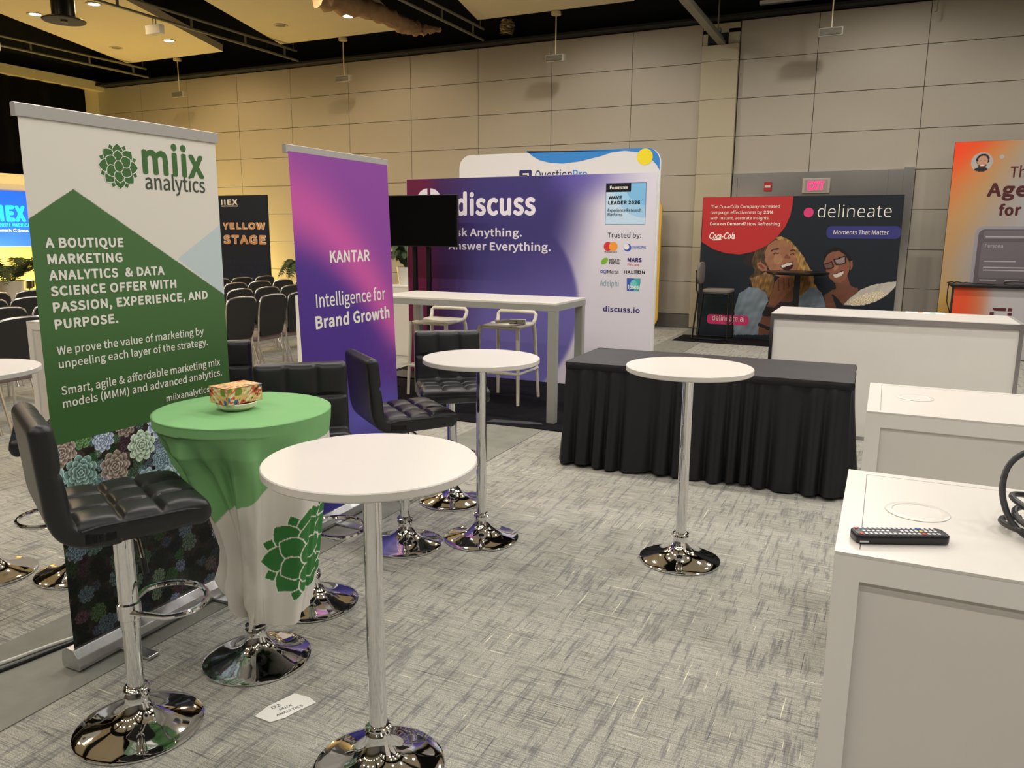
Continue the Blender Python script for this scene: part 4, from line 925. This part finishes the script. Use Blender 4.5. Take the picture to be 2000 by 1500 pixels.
WPK = mat('white_plastic', rgb(224,220,208), .4)
B().box(-.02,.14,-.03,.03,.0,.048).make('brick', WPK, t, smooth=False, bevel=.006)
B().tube([(-.02,0,.03),(-.08,.02,.014),(-.15,-.01,.014),(-.06,-.045,.02),(.05,-.05,.026),(-.04,-.04,.042),(-.14,-.03,.026),(-.16,.0,.03)], .011, 8).make('cord', WPK, t); B().box(.03,.06,-.036,-.0305,.008,.03).make('plug', BLACK, t, smooth=False)
t = thing('television', 'black flat television on a two pole stand before the violet wall', 'television', (-4.71,7.55,.0102))
B().box(-.49,.49,-.03,.0,1.475,2.035).make('bezel', BLACK, t, smooth=False, bevel=.004)
B().box(-.48,.48,-.0325,-.031,1.487,2.025).make('screen', mat('tv_glass', rgb(5,6,8), .12), t, smooth=False)
B().box(-.2,.2,.0,.05,1.6,1.9).make('back_case', BLACK, t, smooth=False)
for s in (-.095,.085): B().box(s-.022,s+.022,.012,.05,.02,1.62).make('pole', BLACKM, t, smooth=False)
B().box(-.42,.42,-.18,.22,0,.02).make('foot', BLACKM, t, smooth=False, bevel=.004)
BC = mat('black_booth_carpet', rgb(20,20,24), .95, var=.2, vscale=30, bump=.3, bscale=300, spec=.1)
o = B().prism([(-5.25,6.95),(-4.62,6.95),(-4.62,6.36),(-3.42,5.86),(-2.0,5.93),(-1.9,8.5),(-5.3,8.5)],'z',.0045,.010).make('booth_carpet', BC, smooth=False); tag(o, 'black carpet under the long bar table and the violet wall', 'carpet')
o = B().prism([(-3.05,5.91),(-2.55,6.03),(-2.60,6.08),(-2.70,6.08),(-2.80,6.06),(-3.02,6.02)],'z',.011,.016).make('carpet_tape', mat('dark_grey_tape', rgb(58,58,62), .6), smooth=False); tag(o, 'folded dark grey tape at the front edge of the black carpet', 'tape')
# ================================================================ BLACK SKIRTED TABLE
SKT = mat('black_table_linen', rgb(24,24,27), .62, bump=.1, bscale=500, spec=.35)
t = thing('skirted_table', 'black skirted table with a pleated cloth skirt in the middle of the hall', 'table', (-1.065,5.50,0), math.radians(1.3))
hw, hd, hh = .93, .38, .742
def edge(u):   # perimeter point, u in [0,1)
    per = 4*(hw+hd); d = u*per; r_ = .05
    for (x0,y0),(x1,y1) in (((-hw,-hd),(hw,-hd)),((hw,-hd),(hw,hd)),((hw,hd),(-hw,hd)),((-hw,hd),(-hw,-hd))):
        l = math.hypot(x1-x0, y1-y0)
        if d <= l: return (x0+(x1-x0)*d/l, y0+(y1-y0)*d/l, (y1-y0)/l, -(x1-x0)/l)
        d -= l
    return (-hw,-hd,-1,0)
def skirt(u, v):
    x, y, nx, ny = edge(u % 1.); per = 4*(hw+hd)
    w = u*per/.125+.35*math.sin(u*29)+.2*math.sin(u*71+2); sw_ = math.sin(2*PI*w); tri_ = math.asin(.96*sw_)/1.33+.35*math.sin(4*PI*w+1.2*v); irr = .5*math.sin(u*41)+.5*math.sin(u*97+1)
    out = .004+.05*v**1.3+(.007+.027*v)*(tri_+.45*irr)*(1 if v > .0 else 0)+.02*v*math.sin(u*23)
    z = hh-.03-(hh-.045)*v+(.012*math.sin(u*61) if v > .96 else 0)
    return (x+nx*out, y+ny*out, max(z, .012))
b = B().sheet(skirt, 900, 16, True); b.make('skirt', SKT, t, fix=False, ang=80)
def hem(u, v):
    x, y, nx, ny = edge(u % 1.); o_ = .010+.006*math.sin(PI*v)+.003*math.sin(u*130); return (x+nx*o_, y+ny*o_, hh-.0-.045*v)
B().sheet(hem, 400, 5, True).make('hem_band', SKT, t, fix=False)
b = B(); n_ = 60
def topc(u, v):
    x = -hw-.012+(2*hw+.024)*u; y = -hd-.012+(2*hd+.024)*v; return (x, y, hh+.0015*math.sin(9*u+2)*math.sin(5*v)+.0012*math.sin(11*v+5*u))
b.sheet(topc, 50, 24).make('top_cloth', mat('black_top_cloth', rgb(40,39,43), .5, bump=.1, bscale=400), t, fix=False)
b = B().box(-hw+.02,hw-.02,-hd+.02,hd-.02,hh-.04,hh-.012); b.make('tabletop', WHITEP, t, smooth=False)
for sx in (-1,1):
    for sy in (-1,1): B().cyl((sx*(hw-.15),sy*(hd-.1),0),.016,hh-.0405,12).make('leg', GREY, t)
# ================================================================ WHITE COUNTERS
def counter(label, x0, x1, y0, y1, h, grommet=None, inset=True):
    t = thing('white_counter', label, 'counter', ((x0+x1)/2,y0,0), 0, 'white display counters'); O_ = ((x0+x1)/2,y0,0); e = .05
    B().box(x0+.012,x1-.012,y0+.012,y1-.012,0,h-.0065).make('carcass', WHITEP, t, smooth=False, off=O_)
    b = B()
    b.box(x0,x0+e,y0,y0+.0115,0,h-.0065); b.box(x1-e,x1,y0,y0+.0115,0,h-.0065); b.box(x0+e,x1-e,y0,y0+.0115,h-e-.0065,h-.0065)
    b.box(x0,x0+.0115,y0+.0115,y0+e,0,h-.0065); b.box(x0,x0+.0115,y1-e,y1,0,h-.0065); b.box(x0,x0+.0115,y0+e,y1-e,h-e-.0065,h-.0065)
    b.make('frame', WHITE, t, smooth=False, off=O_)
    b = B(); b.box(x0,x0+.045,y0,y1,h-.006,h); b.box(x1-.045,x1,y0,y1,h-.006,h); b.box(x0+.045,x1-.045,y0,y0+.03,h-.006,h); b.box(x0+.045,x1-.045,y1-.03,y1,h-.006,h)
    b.make('top_frame', TOPW, t, smooth=False, off=O_)
    B().box(x0+.0465,x1-.0465,y0+.0315,y1-.0315,h-.006,h-.0005).make('top_panel', TOPW, t, smooth=False, off=O_)
    if grommet:
        g_ = B().lathe([(.050,.0),(.066,.0),(.067,.0015),(.064,.003),(.053,.003),(.051,.001)], 48, (grommet[0]-O_[0],grommet[1]-O_[1],h-.0005)); gr = g_.make('grommet_ring', TOPW, t)
        B().lathe([(.0,.0),(.0495,.0),(.049,.0014),(.0,.0014)], 48, (grommet[0]-O_[0],grommet[1]-O_[1],h-.0005)).make('grommet_lid', TOPW, t)
    return t
counter('white counter nearest the camera at the right, carrying the remote control', -.045, 1.25, 1.612, 2.235, 1.0, (.112,1.94))
counter('white counter with a round cable lid, second from the camera at the right', -.02, 1.3, 3.05, 3.672, 1.0, (.146,3.395))
counter('white counter seen at the left edge of the green banner, before the black chairs', -5.44, -4.6, 3.49, 4.10, 1.0)
counter('white counter seen at the left edge of the purple banner', -5.41, -4.7, 6.26, 6.87, 1.0)
t = thing('chrome_edged_counter', 'long white counter with chrome edging at the right behind the black table', 'counter', (.06,6.765,0)); O_ = (.06,6.765,0)
x0, x1, y0, y1, h = -.832, .955, 6.765, 7.46, 1.0
B().box(x0+.012,x1-.012,y0+.012,y1-.012,0.02,h-.0065).make('panel', WHITEP, t, smooth=False, off=O_)
b = B(); b.box(x0,x0+.028,y0,y0+.028,0,h-.008); b.box(x1-.028,x1,y0,y0+.028,0,h-.008); b.box(x0,x0+.028,y1-.028,y1,0,h-.008); b.box(x1-.028,x1,y1-.028,y1,0,h-.008)
b.box(x0+.028,x1-.028,y0,y0+.011,h-.045,h-.008); b.box(x0,x0+.011,y0+.028,y1-.028,h-.045,h-.008); b.box(x1-.011,x1,y0+.028,y1-.028,h-.045,h-.008); b.box(x0+.028,x1-.028,y0,y0+.011,0,.03)
b.make('chrome_trim', mat('polished_trim', (.42,.40,.42,1), .22, 1.), t, smooth=False, off=O_)
B().box(x0+.004,x1-.03,y0+.002,y1-.002,h-.0062,h).make('top', TOPW, t, smooth=False, off=O_)
B().box(x1-.0295,x1,y0+.002,y1-.002,h-.0062,h).make('end_strip', BT, t, smooth=False, off=O_)
o = B().box(.18,.47,7.28,7.44,h+.001,h+.004).make('paper_sheet', mat('white_paper', rgb(238,236,230), .6), smooth=False); tag(o, 'white printed sheet lying at the back of the chrome edged counter', 'paper')
p_ = o
for i, (c_, a0, a1) in enumerate((((226,150,100),.27,.31),((150,190,170),.36,.40),((200,206,214),.20,.25))):
    q_ = B().box(a0,a1,7.30,7.42,h+.0042,h+.0048).make('print_patch', mat('patch_%d' % i, rgb(*c_), .6), o, smooth=False)
# remote control
t = thing('remote_control', 'black television remote control lying on the nearest white counter', 'remote control', (.072,1.728,1.001), math.radians(24))
RB = mat('remote_black', rgb(26,26,29), .28)
b = B().prism(rrect(-.095,.095,-.0235,.0235,.012),'z',0,.019); b.make('body', RB, t, bevel=.003, ang=50)
B().prism(rrect(-.092,.088,-.021,.021,.010),'z',.0191,.0197).make('face', mat('remote_face', rgb(14,14,17), .35), t, smooth=False)
KW = mat('white_key', rgb(214,214,220), .5); KR = mat('red_key', rgb(226,70,70), .5); KY = mat('yellow_key', rgb(226,190,60), .5); KU = mat('blue_key', rgb(60,90,200), .5)
for i in range(17):
    for j in range(3):
        x = -.084+i*.0098; y = -.0145+j*.0145
        m_ = KR if (i == 0 and j in (0,2)) or (i == 13 and j == 0) else KY if (i, j) == (13,1) else KU if (i, j) == (13,2) else KW
        if i == 0 and j == 1 or (i in (7,8) and j == 1): continue
        B().box(x-.0028,x+.0028,y-.0036,y+.0036,.0198,.0209).make('key', m_, t, smooth=False)
B().box(-.09,-.072,-.0245,-.0236,.004,.0075).make('side_strip', KW, t, smooth=False)
# cable coil on nearest counter
pts = []
for i in range(90):
    a = i/89*2*PI*2.6+2.4; r = .105+.012*math.sin(i*.31); pts.append((.405+r*math.cos(a)*1.15, 1.905+r*math.sin(a), 1.008+.03*i/89*(1+math.sin(a*.9))+.012*abs(math.sin(i*.2))))
loop = [(.405+.12*math.cos(a)*1.0, 1.93+.05*math.sin(a)+.03, 1.06+.075*math.sin(a)) for a in np.linspace(-.9, 4.4, 26)]
o = B().tube(pts, .0065, 10).make('coiled_cable', CABLE); tag(o, 'coiled black cable on the nearest white counter at the right edge', 'cable')
up_ = B().tube(curve_pts([(.33,1.80,1.0075),(.285,1.86,1.03),(.268,1.92,1.085),(.29,1.97,1.14),(.36,2.0,1.17),(.45,1.98,1.16)], 6), .0065, 10).make('cable_strand', CABLE, o)
up2 = B().tube(curve_pts([(.36,1.79,1.0075),(.335,1.84,1.05),(.325,1.90,1.12),(.35,1.95,1.19),(.42,1.98,1.22)], 6), .0065, 10).make('cable_strand', CABLE, o)
# ================================================================ DELINEATE BOOTH FURNITURE
o = B().box(-2.96,.25,12.13,12.94,.0045,.010).make('booth_carpet', BC, smooth=False); tag(o, 'black carpet strip under the black poster wall', 'carpet')
t = thing('black_bar_chair', 'black framed bar chair with grey padded seat before the black poster wall', 'bar chair', (-2.36,12.56,.0102), face(1,0))
PADG = mat('grey_upholstery', rgb(112,106,98), .85, bump=.2, bscale=300)
S = .77
B().prism(rrect(-.22,.22,-.21,.22,.07),'z',S-.02,S+.03).make('seat', PADG, t, bevel=.012, ang=50)
def bk(u, v): x = (u-.5)*.44; return (x, -.245-.10*v+.03*(1-(2*u-1)**2)*-1, S+.06+.36*v)
pr = [(x,z) for x, z in rrect(-.21,.21,S+.10,S+.44,.12,8)]
b = B().prism(pr,'y',-.31,-.26); b.make('backrest', PADG, t, bevel=.012, ang=50)
for s in (-1,1):
    B().tube([(s*.20,.20,S-.03),(s*.21,.215,.03)], .014, 10).make('leg', BLACKM, t); B().tube([(s*.19,-.315,S+.32),(s*.20,-.30,S+.02),(s*.205,-.27,S-.05),(s*.22,-.33,.03)], .014, 10).make('leg', BLACKM, t)
    B().tube([(s*.215,.24,.022),(s*.222,-.34,.022)], .012, 8).make('foot_rail', BLACKM, t); B().tube([(s*.20,.20,S-.035),(s*.2,-.27,S-.035)], .012, 8).make('seat_rail', BLACKM, t)
B().tube([(-.208,.21,.27),(.208,.21,.27)], .012, 8).make('stretcher', BLACKM, t)
t = thing('black_pub_table', 'round black pub table on a square post before the black poster wall', 'table', (-1.19,12.5,.0102))
B().lathe([(.0,1.06),(.43,1.06),(.445,1.075),(.445,1.092),(.435,1.10),(.0,1.10)],56).make('tabletop', BLACKM, t, ang=30); B().box(-.04,.04,-.04,.04,.02,1.0595).make('post', BLACKM, t, smooth=False); B().lathe([(.28,.0),(.28,.012),(.05,.03),(.0,.03)],40,(0,0,.0)).make('base', BLACKM, t)
# ================================================================ THEATRE CHAIRS
SEATF = mat('seat_mauve_grey', rgb(120,104,104), .9); BACKF = mat('chair_back_black', rgb(22,19,18), .8)
SILV = mat('silver_tube', (.72,.71,.69,1), .22, 1.)
def hall_chair(label):
    t = thing('conference_chair', label, 'chair', (0,0,0), 0, 'black conference chairs in rows')
    B().prism(rrect(-.22,.22,-.20,.23,.06),'z',.40,.46).make('seat', SEATF, t, bevel=.012, ang=50)
    o_ = [(-.17,.46),(.17,.46),(.20,.52),(.225,.78),(.215,.86),(.17,.905),(0,.92),(-.17,.905),(-.215,.86),(-.225,.78),(-.20,.52)]
    def lean(p): return -.215-.16*(p-.46)
    b = B(); n = len(o_); vs_ = [(x, lean(z)+.022, z) for x, z in o_]+[(x, lean(z)-.022, z) for x, z in o_]
    b.add(vs_, [tuple(range(n)), tuple(range(2*n-1,n-1,-1))]+[(i,(i+1)%n,n+(i+1)%n,n+i) for i in range(n)]); b.make('backrest', BACKF, t, smooth=False)
    fr = [(x*1.01, lean(z), z+.008*(z > .8)) for x, z in o_]; fr = fr[2:]+[]  # open at the foot
    B().tube(curve_pts(fr, 3), .0115, 8).make('back_frame', SILV, t)
    for s in (-1,1):
        B().tube([(s*.20,.19,.40),(s*.205,.205,.36),(s*.205,.225,0)], .0115, 8).make('leg', SILV, t)
        B().tube([(s*.205,-.225,.53),(s*.205,-.21,.40),(s*.208,-.24,.30),(s*.212,-.33,0)], .0115, 8).make('leg', SILV, t)
    return t
rows = [(-6.65,.12),(-7.58,.07),(-8.55,.01),(-9.5,.16)]
rname = ['nearest','second','third','farthest']
first = None; RZ = math.radians(90)+.02
def px(p):
    q = cam.matrix_world.inverted() @ Vector(p); return 1000-1525.65*q.x/q.z
for ri, (rx, oy) in enumerate(rows):
    groups = {'L':[], 'M':[]}
    for k in range(14):
        y = 3.42+oy+.49*k; x_ = px((rx, y, .85))
        if x_ < 95: groups['L'].append(y)
        elif 395 < x_ < 612: groups['M'].append(y)
    for gk, ys_ in groups.items():
        for i, y in enumerate(ys_):
            od = ['first','second','third','fourth','fifth','sixth','seventh'][i]
            lab = 'black chair in the %s row, %s from left, %s' % (rname[ri], od, 'left of the green banner' if gk == 'L' else 'between the green and purple banners')
            if first is None: first = hall_chair(lab); first.location = (rx, y, 0); first.rotation_euler = (0,0,RZ)
            else: dup(first, (rx+.01*math.sin(k*3+ri), y, 0), RZ+.03*math.sin(i*2.1+ri), lab)
# ================================================================ PLANTS
LEAF = mat('fern_leaf', rgb(46,66,30), .55, var=.4, vscale=9); STEM = mat('leaf_stem', rgb(70,74,40), .6); POT = mat('white_pot', rgb(206,202,192), .4)
def frond(base, az, L_, rise, seed, nl=26, lw=.16):
    r = np.random.default_rng(seed); b = B(); pts = []
    for i in range(14):
        s = i/13; d = L_*s; pts.append(Vector((base[0]+math.cos(az)*d*(1-.15*s), base[1]+math.sin(az)*d*(1-.15*s), base[2]+rise*math.sin(s*2.3)*1.0-.25*L_*s**3)))
    b.tube(pts, [.007*(1-.7*i/13)+.001 for i in range(14)], 5)
    side = Vector((-math.sin(az), math.cos(az), 0))
    for i in range(nl):
        s = .12+.86*i/nl; k = min(int(s*13), 12); f = s*13-k; c = pts[k].lerp(pts[k+1], f); dr = (pts[k+1]-pts[k]).normalized()
        l = lw*math.sin(PI*min(1, .15+s*.85))**.7*(1+.15*r.uniform(-1,1))
        for sg in (-1,1):
            tip = c+side*sg*l+dr*l*.55+Vector((0,0,-.25*l)); w = dr*.011; mid = c.lerp(tip, .5)+Vector((0,0,.012))
            b.add([c-w, c+w, mid+w*1.3, tip, mid-w*1.3], [(0,1,2,4),(4,2,3)])
    return b
def plant(name, label, loc, n, L_, rise, pot=(.18,.35), seed=1, lw=.16, az=None):
    t = thing(name, label, 'plant', loc)
    B().lathe([(.0,0),(pot[0]*.75,0),(pot[0],pot[1]),(pot[0]*.93,pot[1]),(pot[0]*.9,pot[1]-.04),(.0,pot[1]-.04)],32).make('pot', POT, t, ang=30)
    r = np.random.default_rng(seed)
    for i in range(n):
        a = (2*PI*i/n+r.uniform(-.3,.3)) if az is None else r.uniform(*az)
        frond((0,0,pot[1]-.03), a, L_*r.uniform(.75,1.1), rise*r.uniform(.6,1.25), seed*50+i, lw=lw).make('frond', LEAF, t, fix=False, smooth=False)
    return t
plant('potted_palm', 'potted palm arching out beside the left edge of the purple banner', (-9.3,11.2,0), 16, .80, .55, (.2,.66), 3, .15)
plant('potted_palm', 'dark potted palm under the blue stage screen at the left edge', (-14.3,9.0,0), 17, 1.05, .50, (.22,.75), 5, .17)
t = thing('plinth', 'white plinth carrying a potted plant, right of the purple banner', 'plinth', (-5.88,9.05,0))
B().box(-.2,.2,-.2,.2,0,.92).make('body', WHITEP, t, smooth=False, bevel=.004); B().box(-.205,.205,-.205,.205,.9205,.945).make('cap', WHITE, t, smooth=False, bevel=.003)
plant('leafy_pot_plant', 'leafy green plant in a pale pot on the white plinth', (-5.88,9.05,.945), 22, .33, .36, (.13,.24), 9, .075)
# ================================================================ FLOOR PIECES
t = thing('paper_note', 'torn white paper note lettered D2 miix analytics lying on the carpet', 'note', (-1.757,1.88,.002), math.radians(64.7))
b = B(); NP = [(-.098,.012),(-.07,-.052),(-.02,-.060),(.03,-.05),(.10,-.044),(.095,.0),(.065,.055),(.02,.048),(-.04,.040)]
b.prism(NP,'z',.0,.0018); b.make('sheet', mat('white_paper', (0,0,0,1)), t, smooth=False)
INK = mat('pencil_grey_ink', rgb(110,110,112), .7)
def note(s, a0, a1, y, cap, rot):
    o = text(t, s, ('y',0), a0, a1, y, cap, INK, e=0); o.rotation_euler[0] = -PI/2; o.location.z = .0026; return o
for s, a0, a1, y, cp in (('D2',-.035,-.005,.012,.017),('MIIX',-.018,.028,-.012,.013),('ANALYTICS',-.04,.055,-.038,.013)): note(s, a0, a1, y, cp, 0)
WCB = mat('white_cable', rgb(210,208,200), .45)
o = B().tube(curve_pts([(-3.1,1.2,.012),(-2.95,1.5,.012),(-2.90,1.62,.012),(-2.86,1.78,.012),(-2.82,1.95,.012),(-2.86,2.3,.012)], 8), .0075, 8).make('floor_cable', WCB); tag(o, 'white cable running across the floor to the foot of the green banner', 'cable')
o = B().tube(curve_pts([(-3.05,1.15,.012),(-2.90,1.45,.012),(-2.85,1.6,.012),(-2.815,1.78,.012),(-2.79,1.95,.012),(-2.81,2.3,.012)], 8), .0085, 8).make('floor_cable', CABLE); tag(o, 'black cable running across the floor to the foot of the green banner', 'cable')
